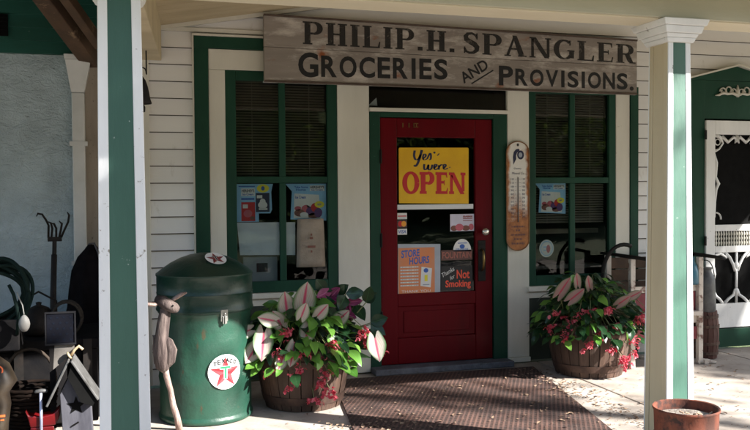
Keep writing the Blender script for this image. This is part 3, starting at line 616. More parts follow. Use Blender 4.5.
# ================================================================== THERMOMETER
th=thing('thermometer','tall rusty advertising thermometer on the cream post right of the door','thermometer',(3.028,-.045,.915))
m=MB(); cx=3.028; hw=.098; zb_,zt_=.915,1.785; r_=.085
pts=[]
for k in range(17): a_=pi*k/16; pts.append((cx+hw*cos(a_),zt_-r_+r_*sin(a_)))
for k in range(17): a_=pi+pi*k/16; pts.append((cx+hw*cos(a_),zb_+r_+r_*sin(a_)))
m.prism(pts,-.055,-.040); m.build('face_plate',thermo_body,th,bevel=.004)
LOCT=th
m=MB(); m.tube([(p[0],-.056,p[1]) for p in pts]+[(pts[0][0],-.056,pts[0][1])],.005,6,cap=False); m.build('rim',M('rusted_rim',(.30,.15,.06),(.16,.07,.03),.7,18),th)
m=MB(); YF=-.0565
# navy profile with a swirling head-dress
m.poly([(2.990,1.600),(2.985,1.66),(2.992,1.70),(3.010,1.722),(3.035,1.728),(3.045,1.716),(3.022,1.698),(3.012,1.672),(3.014,1.645),(3.004,1.628)],YF,0)
m.disc(3.052,1.678,.030,.036,YF,0); m.disc(3.050,1.678,.016,.020,YF-.0006,1)
m.disc(3.028,1.758,.010,.012,YF,2,12)
put_text(m,'Country',wmap(2.993,1.558,3.06,1.578,YF),0,shear=.3); put_text(m,'Mineral Co.',wmap(2.975,1.522,3.085,1.542,YF),0,shear=.3)
for i in range(11):
    z=1.485-i*.030
    put_text(m,str(120-i*10),wmap(2.965,z-.008,2.992,z+.008,YF),0); put_text(m,str(120-i*10),wmap(3.064,z-.008,3.090,z+.008,YF),0)
    m.flat(3.000,z-.001,3.016,z+.001,YF,0); m.flat(3.038,z-.001,3.054,z+.001,YF,0)
for j,(s_,z,hw_) in enumerate((('DON\'T THROW',1.105,.055),('OUT',1.075,.016),('COMFORT',1.040,.062),('ALWAYS',1.005,.035),('GOOD QUALITY',.970,.055))):
    m.flat(cx-hw_,z-.006,cx+hw_,z+.006,YF,3) if False else put_text(m,'I'*int(hw_*190),wmap(cx-hw_,z-.007,cx+hw_,z+.007,YF),3)
m.build('printing',[s_navy,s_grey,s_black,s_navy],th)
m=MB(); m.tube([(cx,-.060,1.14),(cx,-.060,1.50)],.004,8); m.build('glass_tube',M('tube_dark',(.05,.05,.07),None,.2),th)

# ================================================================== DOOR SIGNS
YS=-.004
op=thing('open_sign','yellow sign reading Yes we\'re OPEN behind the glass of the red door','sign',(2.33,-.012,1.29))
m=MB(); m.prism([(2.042,1.302),(2.621,1.292),(2.623,1.728),(2.616,1.735),(2.050,1.731),(2.042,1.722)],-.012,-.009); m.build('panel',yellow,op,bevel=.001)
m=MB(); f=wmap(2.042,1.294,2.622,1.731,-.0127)
def F(u,v): return f(u,v)
put_polys(m,serif_text('OPEN',T=.26,t=.12,sh=.13,gap=.05,se=.06),wmap(2.075,1.375,2.595,1.545,-.0128,1.368,1.538),0)
m.build('red_lettering',s_red,op)
m=MB()
f2=wmap(2.042,1.296,2.622,1.731,-.0128)
for pts_,w_ in (([(.225,.95),(.215,.86),(.235,.79),(.275,.80),(.31,.88)],.022),([(.325,.96),(.30,.84),(.265,.72),(.235,.67),(.215,.69)],.024),
   ([(.335,.80),(.375,.84),(.38,.88),(.355,.885),(.34,.83),(.355,.785),(.40,.80)],.018),([(.40,.80),(.44,.90),(.455,.87),(.45,.80),(.425,.785)],.018),([(.51,.93),(.50,.90)],.02),
   ([(.36,.71),(.355,.66),(.365,.61),(.40,.63),(.42,.70),(.415,.63),(.43,.605),(.46,.63),(.475,.70)],.02),([(.49,.63),(.53,.67),(.535,.70),(.51,.70),(.50,.64),(.52,.61),(.555,.63)],.018),
   ([(.57,.69),(.565,.61)],.02),([(.57,.65),(.60,.70),(.62,.69)],.018),([(.63,.63),(.665,.67),(.665,.70),(.64,.70),(.635,.64),(.655,.615),(.70,.635)],.018),([(.715,.65),(.735,.655)],.018),
   ([(.545,.86),(.575,.90)],.012)):
    stroke(m,pts_,w_*1.25,f2,0)
m.build('script_lettering',s_navy,op)
m=MB(); m.box(2.029,-.010,1.252,2.662,-.001,1.290); tag(m.build('paper_strip',paper,bevel=.001,origin=(2.34,-.005,1.25)),'narrow white strip along the bottom edge of the yellow OPEN sign','strip')
cards=[]
m=MB(); m.flat(2.030,1.178,2.108,1.226,YS,0); m.flat(2.034,1.198,2.104,1.206,YS-.0006,1); m.flat(2.04,1.184,2.098,1.190,YS-.0006,2); tag(m.build('card_sticker',[s_white,s_red,s_grey],origin=(2.07,YS,1.178)),'top white payment card sticker on the door glass','sticker','payment card stickers')
m=MB(); m.flat(2.030,1.114,2.108,1.170,YS,0); m.disc(2.055,1.142,.020,.022,YS-.0006,1); m.disc(2.082,1.142,.020,.022,YS-.0012,2); tag(m.build('card_sticker',[plain('card_dark',(.10,.06,.06)),s_red,plain('card_orange',(.85,.35,.03))],origin=(2.07,YS,1.114)),'dark payment card sticker with red and orange circles, the middle one','sticker','payment card stickers')
m=MB(); m.flat(2.030,1.058,2.108,1.104,YS,0); put_text(m,'VISA',wmap(2.038,1.068,2.100,1.094,YS-.0006),1,bold=.02,shear=.2); tag(m.build('card_sticker',[s_white,s_blue],origin=(2.07,YS,1.058)),'lowest payment card sticker, white with blue VISA letters','sticker','payment card stickers')
m=MB(); m.flat(2.467,1.076,2.670,1.211,YS,0)
for x,z,rx,rz,mi in ((2.50,1.10,.03,.022,2),(2.545,1.107,.035,.028,3),(2.60,1.10,.034,.022,2),(2.645,1.108,.022,.026,3),(2.57,1.092,.02,.012,1)): m.disc(x,z,rx,rz,YS-.0006-.0002*rx*100,mi,14)
for z in (1.19,1.175,1.16): m.flat(2.575,z-.003,2.655,z+.003,YS-.0006,4)
put_text(m,'CLASSICS',wmap(2.575,1.182,2.655,1.200,YS-.0009),4,bold=.02)
tag(m.build('flyer',[plain('flyer_lilac',(.62,.60,.72)),s_white,s_brown,s_pink,s_dred],origin=(2.57,YS,1.076)),'small pale flyer with pictures of desserts at the right of the door glass','flyer')
m=MB(); m.poly([(2.492,.918),(2.645,.914)]+[(2.568+.077*cos(pi*k/16),.918+.096*sin(pi*k/16)) for k in range(1,16)],YS,0)
m.disc(2.568,.955,.022,.018,YS-.0006,1); put_text(m,'MEMBER',wmap(2.515,.925,2.62,.940,YS-.0006),1); m.flat(2.53,.978,2.61,.984,YS-.0006,1)
tag(m.build('half_round_sticker',[s_white,s_blue],origin=(2.57,YS,.915)),'white half-round decal with blue print on the door glass','decal')
m=MB(); m.flat(2.390,.848,2.655,.928,YS,0)
put_text(m,'FOUNTAIN',wmap(2.40,.862,2.645,.914,YS-.0006),1,bold=.02)
tag(m.build('banner_strip',[plain('strip_dark',(.13,.06,.05)),plain('strip_red',(.38,.12,.09))],origin=(2.52,YS,.848)),'dark reddish strip with worn lettering above the no smoking sign','sign')
hs=thing('store_hours_poster','orange STORE HOURS poster in a grey sleeve, lower left of the door glass','poster',(2.21,YS,.585))
m=MB(); m.add([(2.031,YS,.590),(2.381,YS,.580),(2.384,YS,.978),(2.033,YS,.986)],[(0,1,2,3)]); m.build('sleeve',plain('sleeve_grey',(.42,.46,.52)),hs)
m=MB(); m.flat(2.036,.595,2.335,.955,YS-.001,0); m.build('orange_sheet',s_orange,hs)
m=MB(); y=YS-.0018
put_text(m,'STORE',wmap(2.060,.875,2.210,.935,y,.888,.945),0,bold=.03); put_text(m,'HOURS',wmap(2.125,.822,2.290,.878,y,.832,.888),0,bold=.03)
for i in range(7):
    z=.800-i*.024; 
    m.flat(2.05,z,2.20,z+.010,y,1)
    put_text(m,'IIII II III',wmap(2.052,z+.001,2.198,z+.009,y-.0005),2)
m.add([(2.215,y,.655),(2.300,y,.640),(2.312,y,.790),(2.225,y,.805)],[(0,1,2,3)],1); m.disc(2.262,.775,.020,.018,y-.0005,0,12); m.flat(2.250,.69,2.275,.74,y-.0005,3)
m.flat(2.235,.66,2.29,.667,y-.0005,2); put_text(m,'THANK YOU',wmap(2.06,.605,2.30,.625,y),1)
m.build('printing',[s_blue,s_white,s_grey,s_yel],hs)
ns=thing('no_smoking_sign','black sign reading Thanks for Not Smoking in orange-red letters on the door glass','sign',(2.52,YS,.607))
m=MB(); m.flat(2.388,.610,2.655,.800,YS,0); m.build('panel',s_black,ns)
m=MB(); put_text(m,'Not',wmap(2.520,.700,2.630,.770,YS-.0006),0,bold=.02); put_text(m,'Smoking',wmap(2.425,.618,2.640,.690,YS-.0006),0,bold=.025); m.build('red_lettering',s_neon,ns)
m=MB(); an=radians(28)
def tf(x,z,w_,h): return lambda u,v:(x+u*w_*cos(an)-v*h*sin(an),YS-.0006,z+u*w_*sin(an)+v*h*cos(an))
put_text(m,'Thanks',tf(2.405,.715,.115,.034),0,shear=.35); put_text(m,'for',tf(2.470,.690,.045,.032),0,shear=.35); m.build('script_lettering',s_white,ns)

# ================================================================== WINDOW PAPERS
YW=.018
def icecream(name,label,kind,x0,z0,x1,z1):
    t=thing(name,label,'poster',((x0+x1)/2,YW,z0))
    f=wmap(x0,z0,x1,z1,YW); g_=lambda k:wmap(x0,z0,x1,z1,YW-.0007*k)
    def pl(mb,pts,k,mi): mb.add([g_(k)(u,v) for u,v in pts],[tuple(range(len(pts)))],mi)
    m=MB()
    if kind==0:
        pl(m,[(0,0),(.60,0),(.60,.22),(.92,.22),(.97,.32),(.95,.78),(1,1),(0,1)],0,0)
    else: pl(m,[(.12,.05),(1,0),(1,1),(0,1),(.16,.80)],0,0)
    m.build('sheet',s_lblue,t)
    m=MB()
    def dc(u,v,ru,rv,k,mi): pl(m,[(u+ru*cos(2*pi*i/16),v+rv*sin(2*pi*i/16)) for i in range(16)],k,mi)
    def tx(s_,u0,v0,u1,v1,k,mi): put_text(m,s_,lambda p,q:g_(k)(u0+(u1-u0)*p,v0+(v1-v0)*q),mi,bold=.03)
    if kind==0:
        pl(m,[(.12,.68),(.50,.68),(.50,.88),(.12,.88)],1,1); tx("HERSHEY'S",.14,.78,.48,.86,2,2); tx('Ice Cream',.16,.70,.46,.76,2,3)
        dc(.72,.88,.17,.11,1,4); dc(.72,.88,.05,.06,2,3)
        pl(m,[(.52,.26),(.90,.26),(.90,.76),(.52,.76)],1,2); dc(.71,.44,.13,.10,2,1); dc(.71,.53,.08,.08,3,1); pl(m,[(.55,.62),(.7,.62),(.7,.70),(.55,.70)],2,1); pl(m,[(.60,.31),(.84,.31),(.84,.36),(.60,.36)],2,1)
        pl(m,[(.12,.02),(.50,.02),(.50,.52),(.12,.52)],2,5); dc(.30,.22,.12,.10,3,6); pl(m,[(.16,.36),(.30,.36),(.30,.46),(.16,.46)],3,1); dc(.42,.10,.07,.05,3,7)
        pl(m,[(.12,.58),(.48,.58),(.48,.63),(.12,.63)],1,3); pl(m,[(.05,.92),(.5,.92),(.5,.95),(.05,.95)],1,3)
    else:
        pl(m,[(.60,.80),(.96,.80),(.96,.95),(.60,.95)],1,1); tx("HERSHEY'S",.61,.87,.95,.94,2,2); tx('Ice Cream',.64,.81,.92,.86,2,3); tx('Take Some',.22,.88,.55,.94,2,3); tx('Home',.26,.81,.5,.87,2,3)
        pl(m,[(.20,.08),(.88,.05),(.82,.70),(.22,.74)],1,1); tx('Ice Cream',.24,.60,.5,.68,2,3)
        for u,v,ru,rv,mi in ((.34,.22,.13,.10,7),(.5,.33,.11,.10,6),(.62,.26,.12,.12,8),(.72,.36,.10,.12,5),(.80,.22,.10,.13,8),(.45,.17,.10,.07,1),(.30,.34,.08,.06,6),(.68,.14,.13,.07,7),(.58,.42,.06,.07,1)): dc(u,v,ru,rv,2+int(10*u)%5,mi)
        dc(.83,.44,.12,.09,7,4); tx('NEW',.78,.41,.88,.47,8,3)
    m.build('printing',[s_lblue,s_white,s_navy,s_blue,s_yel,s_red,s_pink,s_brown,s_purple],t); return t
icecream('ice_cream_poster','light blue ice cream poster with red and navy tubs, in the left window\'s left pane',0,.800,1.176,1.068,1.456)
icecream('ice_cream_poster','light blue ice cream sundae poster in the left window\'s right pane',1,1.160,1.176,1.472,1.456)
icecream('ice_cream_poster','light blue ice cream sundae poster in the right window by the thermometer',1,3.215,1.200,3.495,1.452)
m=MB()
m.add([(.820,YW+.004,.932),(1.232,YW+.004,.922),(1.234,YW+.004,1.168),(.80,YW+.004,1.172)],[(0,1,2,3)]); tag(m.build('sheet_of_paper',paper,origin=(1.0,YW,.93)),'wide blank white paper sheet taped low in the left window','paper')
# tall brown paper sack hanging in the right pane
m=MB(); pts=[]
for j in range(9):
    v=j/8; wv=.011*sin(v*9); x0=1.232+.010*v; x1=1.455-.012*v
    for i in range(7): u=i/6; pts.append((x0+(x1-x0)*u,-.012-.010*sin(pi*u)-.004*sin(7*v+3*u)-.004,.832+(.36)*v+wv*.2))
m.add(pts,[(j*7+i,j*7+i+1,(j+1)*7+i+1,(j+1)*7+i) for j in range(8) for i in range(6)])
bag=m.build('paper_sack',kraft,smooth=True,origin=(1.345,-.01,.83)); tag(bag,'wrinkled brown paper sack pinned over the left window\'s lower right pane','sack')
so=bag.modifiers.new('thick','SOLIDIFY'); so.thickness=.004
m=MB()
for z,w_ in ((1.05,.012),(1.075,.006),(.985,.030),(.95,.006)): m.flat(1.345-w_,z-.008,1.345+w_,z+.008,-.034,0)
m.build('printing',s_brown,bag)
ac=thing('wall_box','grey board with a small dark vent grille standing low inside the left window','board',(.99,.06,.70))
m=MB(); m.box(.85,.07,.68,1.105,.10,.915); m.build('board',paper_grey,ac,bevel=.003)
m=MB(); 
m.box(.948,.062,.800,1.030,.0695,.865,0)
m.build('vent',s_black,ac)
m=MB(); m.disc(3.321,.918,.066,.072,YW,0,32); m.disc(3.321,.918,.056,.061,YW-.0006,1,32); m.disc(3.321,.918,.050,.055,YW-.0012,0,32); m.disc(3.335,.915,.018,.034,YW-.0018,2,12); m.flat(3.29,.925,3.32,.935,YW-.0018,1); m.flat(3.29,.90,3.315,.908,YW-.0018,1)
tag(m.build('round_sticker',[s_white,s_lblue,s_pink],origin=(3.32,YW,.85)),'round white decal low in the right window','decal')
# things glimpsed inside the right window
m=MB(); m.box(3.2,.35,1.02,4.0,.40,1.06); m.box(3.2,.30,.72,4.0,.44,.75); m.build('shelf',plain('shelf_wood',(.18,.15,.11)),sf)

# ================================================================== DRUM
DX,DY,DR=.482,-.868,.288
dr=thing('steel_drum','tall dented green steel drum with a domed lid and red star badges','drum',(DX,DY,0))
def wob(t,z): return .007*sin(3*t+4*z)*sin(6*z+1)+.003*sin(7*t-9*z)-.03*math.exp(-((t-4.3)/.10)**2-((z-.42)/.09)**2)-.022*math.exp(-((t-4.75)/.16)**2-((z-.50)/.03)**2)-.028*math.exp(-((t-5.1)/.10)**2-((z-.15)/.05)**2)-.02*math.exp(-((t-4.2)/.2)**2-((z-.13)/.03)**2)
m=MB(); prof=[(.0,.012),(.27,.012),(.284,.006),(.290,.015),(.290,.03),(.282,.04)]
for k in range(14):
    z=.05+k*.043; prof.append((.281+(.007 if k in (5,10) else 0),z))
prof+=[(.281,.652),(.288,.660),(.288,.672),(.276,.674)]
m.lathe(prof,(DX,DY,0),64,wob=lambda t,z:wob(t,z) if .06<z<.63 else 0); m.build('body',drum_green,dr,smooth=True,auto=45)
m=MB(); m.lathe([(.286,.669),(.296,.672),(.299,.682),(.294,.692),(.294,.775),(.297,.78),(.294,.785),(.294,.880),(.298,.884),(.298,.896),(.290,.902),(.26,.926),(.21,.960),(.15,.990),(.09,1.010),(.03,1.019),(0,1.020)],(DX,DY,0),64); lid=m.build('lid',drum_lid,dr,smooth=True,auto=45)
th0=atan2(-1.0,.30) # towards the porch edge, slightly right
def cyl(theta,z,R): return lambda u,v:(DX+R*cos(theta+u/DR),DY+R*sin(theta+u/DR),z+v)
def badge(theta,zc,rad,R,dome=None):
    fn=cyl(theta,zc,R) if not dome else dome
    b=MB()
    def ring(r,mi,k,n=32):
        f_=(lambda u,v:cyl(theta,zc,R+.0004*k)(u,v)) if not dome else (lambda u,v:dome(u,v,.0004*k))
        # disc as concentric rings so it follows the curve
        rs=[r*i/4 for i in range(5)]; vs=[]
        for q in rs[1:]: vs+= [f_(q*cos(2*pi*i/n),q*sin(2*pi*i/n)) for i in range(n)]
        c_=len(vs); vs.append(f_(0,0)); fs=[(c_,i,(i+1)%n) for i in range(n)]
        for j in range(3): fs+=[(j*n+i,(j+1)*n+i,(j+1)*n+(i+1)%n,j*n+(i+1)%n) for i in range(n)]
        b.add(vs,fs,mi)
    def F_(k): return (lambda u,v:cyl(theta,zc,R+.0004*k)(u,v)) if not dome else (lambda u,v:dome(u,v,.0004*k))
    ring(rad,0,1); 
    # star in five kites, two shades of red
    f_=F_(3.5); cz=-.06*rad
    for i in range(5):
        a=pi/2+2*pi*i/5; tip=(rad*.93*cos(a),rad*.93*sin(a)+cz); l=(rad*.37*cos(a+pi/5),rad*.37*sin(a+pi/5)+cz); r__=(rad*.37*cos(a-pi/5),rad*.37*sin(a-pi/5)+cz); c0=(0,cz)
        def sub(p,q,s_): 
            # split triangle for curvature
            pq=((p[0]+q[0])/2,(p[1]+q[1])/2); qs=((q[0]+s_[0])/2,(q[1]+s_[1])/2); sp=((s_[0]+p[0])/2,(s_[1]+p[1])/2)
            return [(p,pq,sp),(pq,q,qs),(sp,qs,s_),(pq,qs,sp)]
        for (P1,P2,P3),mi in (((c0,tip,l),1),((c0,r__,tip),2)):
            for tri in [q_ for t_ in sub(P1,P2,P3) for q_ in sub(*t_)]: b.add([f_(*x) for x in tri],[(0,1,2)],mi)
    f_=F_(6.5)
    def rect(u0,v0,u1,v1,mi,ff=f_): b.add([ff(u0,v0),ff(u1,v0),ff(u1,v1),ff(u0,v1)],[(0,1,2,3)],mi)
    s=rad
    rect(-.34*s,.16*s,-.005*s,.34*s,0);rect(.0*s,.16*s,.34*s,.34*s,0); rect(-.10*s,-.40*s,.10*s,.155*s,0)
    f7=F_(7.5); rect(-.31*s,.19*s,-.005*s,.31*s,3,f7);rect(.0*s,.19*s,.31*s,.31*s,3,f7); rect(-.065*s,-.37*s,.065*s,.185*s,3,f7)
    return b,F_
bd,F_=badge(radians(-72),.322,.105,.2925)
word='TEXACO'
for i,ch in enumerate(word):
    a=radians(152-i*24.8) 
    cx_,cz_=.080*cos(a),.055+.012*sin(a)*2-.02
    cx_=-.063+i*.0252; cz_=.052+.016*sin(pi*i/5)
    ff=F_(10)
    G={'T':[(0,1,1,1),(.5,0,.5,1)],'E':[(0.1,0,.1,1),(.1,1,1,1),(.1,.5,.85,.5),(.1,0,1,0)],'X':[(0,0,1,1),(0,1,1,0)],'A':[(0,0,.5,1),(.5,1,1,0),(.2,.35,.8,.35)],'C':[(.95,.85,.5,1),(.5,1,.05,.75),(.05,.75,.05,.25),(.05,.25,.5,0),(.5,0,.95,.15)],'O':[(.5,1,.05,.7),(.05,.7,.05,.3),(.05,.3,.5,0),(.5,0,.95,.3),(.95,.3,.95,.7),(.95,.7,.5,1)]}[ch]
    for gi,(ua,va,ub,vb) in enumerate(G):
        ff=F_(6.5+gi*.3); xa_,za_=cx_+(ua-.5)*.0175,cz_+(va-.5)*.022; xb_,zb3=cx_+(ub-.5)*.0175,cz_+(vb-.5)*.022; l_=sqrt((xb_-xa_)**2+(zb3-za_)**2); nx2,nz2=-(zb3-za_)/l_*.0026,(xb_-xa_)/l_*.0026; ex,ez=(xb_-xa_)/l_*.0022,(zb3-za_)/l_*.0022
        bd.add([ff(xa_-ex+nx2,za_-ez+nz2),ff(xa_-ex-nx2,za_-ez-nz2),ff(xb_+ex-nx2,zb3+ez-nz2),ff(xb_+ex+nx2,zb3+ez+nz2)],[(0,1,2,3)],4)
bd.build('star_badge',[s_white,plain('badge_pink_red',(.62,.05,.06)),plain('badge_red',(.50,.012,.02)),s_green,s_black],dr)
# small badge lying on the dome
n0=Vector((.16,-.30,.93)).normalized(); cpt=Vector((DX+.055,DY-.155,.984))
nu=Vector((1,0,0)); nu=(nu-n0*nu.dot(n0)).normalized(); nv=n0.cross(nu)
n0=Vector((.18,-.52,1)).normalized(); nu=Vector((0,0,1)).cross(n0).normalized(); nu=-nu if nu.x<0 else nu; nv=n0.cross(nu)
cpt=Vector((DX+.053,DY-.150,.988))+n0*.006
lb,_=badge(0,0,.066,0,dome=lambda u,v,h=0:tuple(cpt+nu*u+nv*v+n0*h))
lb.build('star_badge',[s_white,s_dred,plain('badge_maroon',(.16,.01,.02)),s_black,s_black],lid)
m=MB(); q=cyl(radians(-73),0,.300)
def slab(u0,v0,u1,v1,r0,r1):
    a_=lambda R:[cyl(radians(-73),0,R)(u0,v0),cyl(radians(-73),0,R)(u1,v0),cyl(radians(-73),0,R)(u1,v1),cyl(radians(-73),0,R)(u0,v1)]
    m.hexa(a_(r0),a_(r1))
slab(-.022,.625,.022,.695,.292,.300); slab(-.013,.612,.013,.655,.301,.308); slab(-.004,.61,.004,.675,.3085,.315); m.build('latch',steel,dr,bevel=.002)

# ================================================================== HALF BARRELS
def half_barrel(cx,cy,label,group):
    t=thing('half_barrel_planter',label,'planter',(cx,cy,0),group)
    m=MB(); N=24; H=.40
    def rad(z): q=z/H; return .245+.085*q-.020*q*q+.012*sin(pi*q)
    for i in range(N):
        a0=2*pi*i/N+.010; a1=2*pi*(i+1)/N-.010; dd=random.uniform(-.003,.003); tint=random.random()**2
        rings=[]; zs=[0.004,.1,.2,.3,H+random.uniform(-.004,.004)]
        vs=[]
        for z in zs:
            for a,rr in ((a0,rad(z)+dd),((a0+a1)/2,rad(z)+dd+.001),(a1,rad(z)+dd),(a1,rad(z)-.024),(a0,rad(z)-.024)): vs.append((cx+rr*cos(a),cy+rr*sin(a),z))
        fs=[(j*5+k,j*5+(k+1)%5,(j+1)*5+(k+1)%5,(j+1)*5+k) for j in range(len(zs)-1) for k in range(5)]+[(20,21,22,23,24)]
        m.add(vs,fs,0,(tint,0,0,1))
    m.build('staves',stave,t)
    for z0,z1 in ((.045,.095),(.285,.330)):
        h=MB(); h.lathe([(rad(z0)+.002,z0),(rad(z0)+.0065,z0),(rad(z1)+.0065,z1),(rad(z1)+.002,z1)],(cx,cy,0),48); h.build('hoop',hoop,t,smooth=True,auto=30)
    s=MB(); s.lathe([(rad(.34)-.024,.34),(.2,.352),(.1,.360),(0,.358)],(cx,cy,0),24,wob=lambda a,z:.0); s.build('soil',soil,t,smooth=True); return t
random.seed(11)
B1=(1.125,-.765); B2=(3.40,-.505)
half_barrel(*B1,'wooden half barrel planter beside the green drum','half barrel planters by the door')
half_barrel(*B2,'wooden half barrel planter right of the door, partly behind the right post','half barrel planters by the door')

# leaf helper: heart or ovate blade with fold and droop
def leaf(mb,p,d,up,L,W,kind='ovate',curl=.35,fold=.25,m=0,rnd=None):
    d=Vector(d).normalized(); up=Vector(up); s=d.cross(up)
    if s.length<.05: s=d.cross(Vector((1,.3,0)))
    s.normalize(); n=s.cross(d).normalized(); p=Vector(p); rnd=random.random() if rnd is None else rnd
    rows=8 if kind=='heart' else 6; vs=[];cs=[]; us=(-1,-.75,-.5,-.25,0,.25,.5,.75,1) if kind=='heart' else (-1,-.5,0,.5,1); nu_=len(us)
    for j in range(rows+1):
        v=j/rows
        if kind=='heart': wv=W*.5*((.62+.38*sin(pi*v/.6)) if v<.3 else (1-((v-.3)/.7)**1.7)**.9 if v<1 else 0)
        elif kind=='round': wv=W*.5*sin(pi*(v*.9+.05))**.6
        else: wv=W*.5*sin(pi*v**.8)**.9*(1 if j<rows else 0)
        cen=p+d*(L*v)-n*(curl*L*v*v)
        for i,u in enumerate(us):
            back=(-.34*L*sin(pi*min(abs(u),1)*.72)*(1-v)**4 if kind=='heart' else 0)
            q=cen+s*(wv*u)+n*(fold*wv*abs(u))+d*back+n*(.03*L*sin(9*v+u*2)*abs(u))
            vs.append(tuple(q)); cs.append((abs(u),v,rnd,1))
    fs=[(j*nu_+i,j*nu_+i+1,(j+1)*nu_+i+1,(j+1)*nu_+i) for j in range(rows) for i in range(nu_-1)]
    b=len(mb.v); mb.v+=vs; mb.c+=cs
    for f_ in fs: mb.f.append(tuple(k+b for k in f_)); mb.m.append(m)
def flower_cluster(mb,p,n=9,spread=.03):
    for _ in range(n):
        q=Vector(p)+Vector((random.gauss(0,spread),random.gauss(0,spread*.6),random.gauss(0,spread*.55)))
        for k in range(random.choice((2,2,3))):
            d=(random.gauss(0,1),random.gauss(0,1)-.6,random.gauss(0,.6)-.4)
            leaf(mb,q,d,(random.random(),random.random(),1),.017+random.random()*.016,.020,'round',.3,.3)
def begonia(cx,cy,label,ext,flowers,seed,nleaf=200,bias=(0,0),dark=.3,front=1.0,ls=(.085,.15)):
    random.seed(seed)
    t=thing('begonia_plant',label,'plant',(cx,cy,.36))
    lf=MB(); st=MB(); fl=MB()
    for i in range(nleaf):
        a=random.uniform(0,2*pi); q=random.random()**.55; e=random.random()
        # points on a mounded, overhanging shell
        x=cx+bias[0]*q+ext[0]*q*cos(a); y=cy+bias[1]*q+ext[1]*q*sin(a)*front; z=.42+(ext[2])*(1-q*q*.9)*random.uniform(.45,1)+random.uniform(-.05,.05)
        if q>.7 and y<cy: z-=random.uniform(0,.17)
        elif q>.8: z-=random.uniform(0,.14)
        out=Vector((cos(a)+random.gauss(0,.4),sin(a)+random.gauss(0,.4)-.25,random.uniform(-.7,.25)))
        L=random.uniform(*ls)
        leaf(lf,(x,y,z),out,(random.gauss(0,.3),random.gauss(-.3,.3),1),L,L*.58,'ovate',random.uniform(.1,.5),random.uniform(.1,.35),m=0 if random.random()>dark else 1)
        if i%4==0: st.tube([(cx+bias[0]*.3+random.gauss(0,.06),cy+random.gauss(0,.06),.36),(cx+(x-cx)*.5,cy+(y-cy)*.5,(z+.45)/2+.08),(x,y,z)],[.006,.004,.002],5)
    for (fx,fy,fz) in flowers:
        sp=random.uniform(.014,.026); flower_cluster(fl,(fx,fy,fz),random.randint(8,14),sp); flower_cluster(fl,(fx+random.gauss(0,.03),fy,fz-random.uniform(.02,.05)),random.randint(2,5),.014)
        st.tube([(cx+(fx-cx)*.4,cy+(fy-cy)*.4,fz+.10),(cx+(fx-cx)*.8,cy+(fy-cy)*.8,fz+.08),(fx,fy,fz+.01)],[.004,.003,.002],5)
    lf.build('foliage',[bego,bego_dark],t,smooth=True); st.build('stems',stem_m,t,smooth=True); fl.build('blossoms',petal,t,smooth=True)
    return t
def caladium(name,label,cat,specs,mat,base_pt,seed,kind='heart'):
    random.seed(seed); t=thing(name,label,cat,(base_pt[0],base_pt[1],.36)); lf=MB(); st=MB()
    for (x,y,z,dx,dz,L,W) in specs:
        leaf(lf,(x,y,z),(dx,-.25,dz),(0,-1,.25),L,W,kind,-.05,.12,rnd=random.random())
        bx,by=base_pt[0]+(x-base_pt[0])*.25,base_pt[1]
        st.tube([(bx,by,.36),((bx+x)/2,(by+y)/2,(.36+z)/2+.04),(x,y,z)],[.006,.005,.0035],6)
    lf.build('foliage',mat,t,smooth=True); st.build('stems',stem_m,t,smooth=True); return t
cx,cy=B1
fl1=[(1.03,-1.13,.305),(1.00,-1.12,.22),(1.16,-1.12,.215),(1.16,-1.14,.36),(.90,-1.10,.41),(.86,-1.05,.30),(1.25,-1.10,.44),(1.20,-1.13,.27),(.78,-1.0,.39),(1.48,-1.0,.50),(1.52,-.98,.40),(1.33,-1.02,.335),(1.06,-1.14,.41),(1.12,-1.1,.10),(.95,-1.08,.53),(.72,-.95,.43),(1.22,-1.10,.15),(1.50,-.96,.45)]
begonia(cx,cy,'pink-flowered begonia with bright green leaves spilling over the barrel beside the drum',(.35,.33,.30),fl1,3,470,(-.03,-.08),ls=(.06,.135))
caladium('caladium_plant','white and pink veined caladium standing above the begonia beside the drum','plant',[
 (.985,-.95,.63,-.16,1,.15,.13),(1.085,-.97,.655,.10,1,.185,.155),(.94,-.98,.56,-.5,.8,.12,.11),(.82,-1.05,.52,-.15,-1,.17,.13),(.78,-1.02,.44,-.5,-.6,.13,.11),(1.10,-1.06,.55,-.3,-.9,.12,.11),
 (1.55,-1.0,.44,.12,-1,.15,.13),(1.31,-.95,.56,.5,.5,.11,.10),(1.0,-1.10,.44,-.3,-1,.13,.11),(.88,-1.06,.60,-.7,.2,.12,.10),(1.16,-1.06,.62,.5,.6,.10,.09),(.93,-1.10,.38,-.5,-1,.10,.085),(1.05,-1.08,.62,.3,.9,.10,.09),(.74,-1.0,.54,-.8,-.2,.11,.09)],calad,(cx,cy),5)
random.seed(9)
cs=[(1.27+random.gauss(0,.05),-.86+random.gauss(0,.03),.66+random.uniform(-.06,.12),random.gauss(.1,.7),random.uniform(-.4,1),random.uniform(.07,.11),random.uniform(.05,.08)) for _ in range(16)]
cs+=[(1.38+random.gauss(0,.04),-.86,.62+random.uniform(-.05,.05),random.gauss(.3,.6),random.uniform(-.6,.6),.08,.06) for _ in range(8)]
caladium('coleus_plant','crimson-purple coleus at the back of the barrel beside the drum','plant',cs,coleus,(1.28,-.75),9)
ds_=[]
for _ in range(42):
    x=random.uniform(1.18,1.55); z=random.uniform(.42,.75)-max(0,(x-1.4))*.6; ds_.append((x,-.80+random.uniform(-.12,.1),z,random.gauss(.3,.8),random.gauss(.1,.6),random.uniform(.10,.15),random.uniform(.07,.10)))
caladium('rubber_leaf_plant','dark green broad-leaved plant at the right of the barrel beside the drum','plant',ds_,bego_dark,(1.32,-.74),12,'ovate')
cx,cy=B2
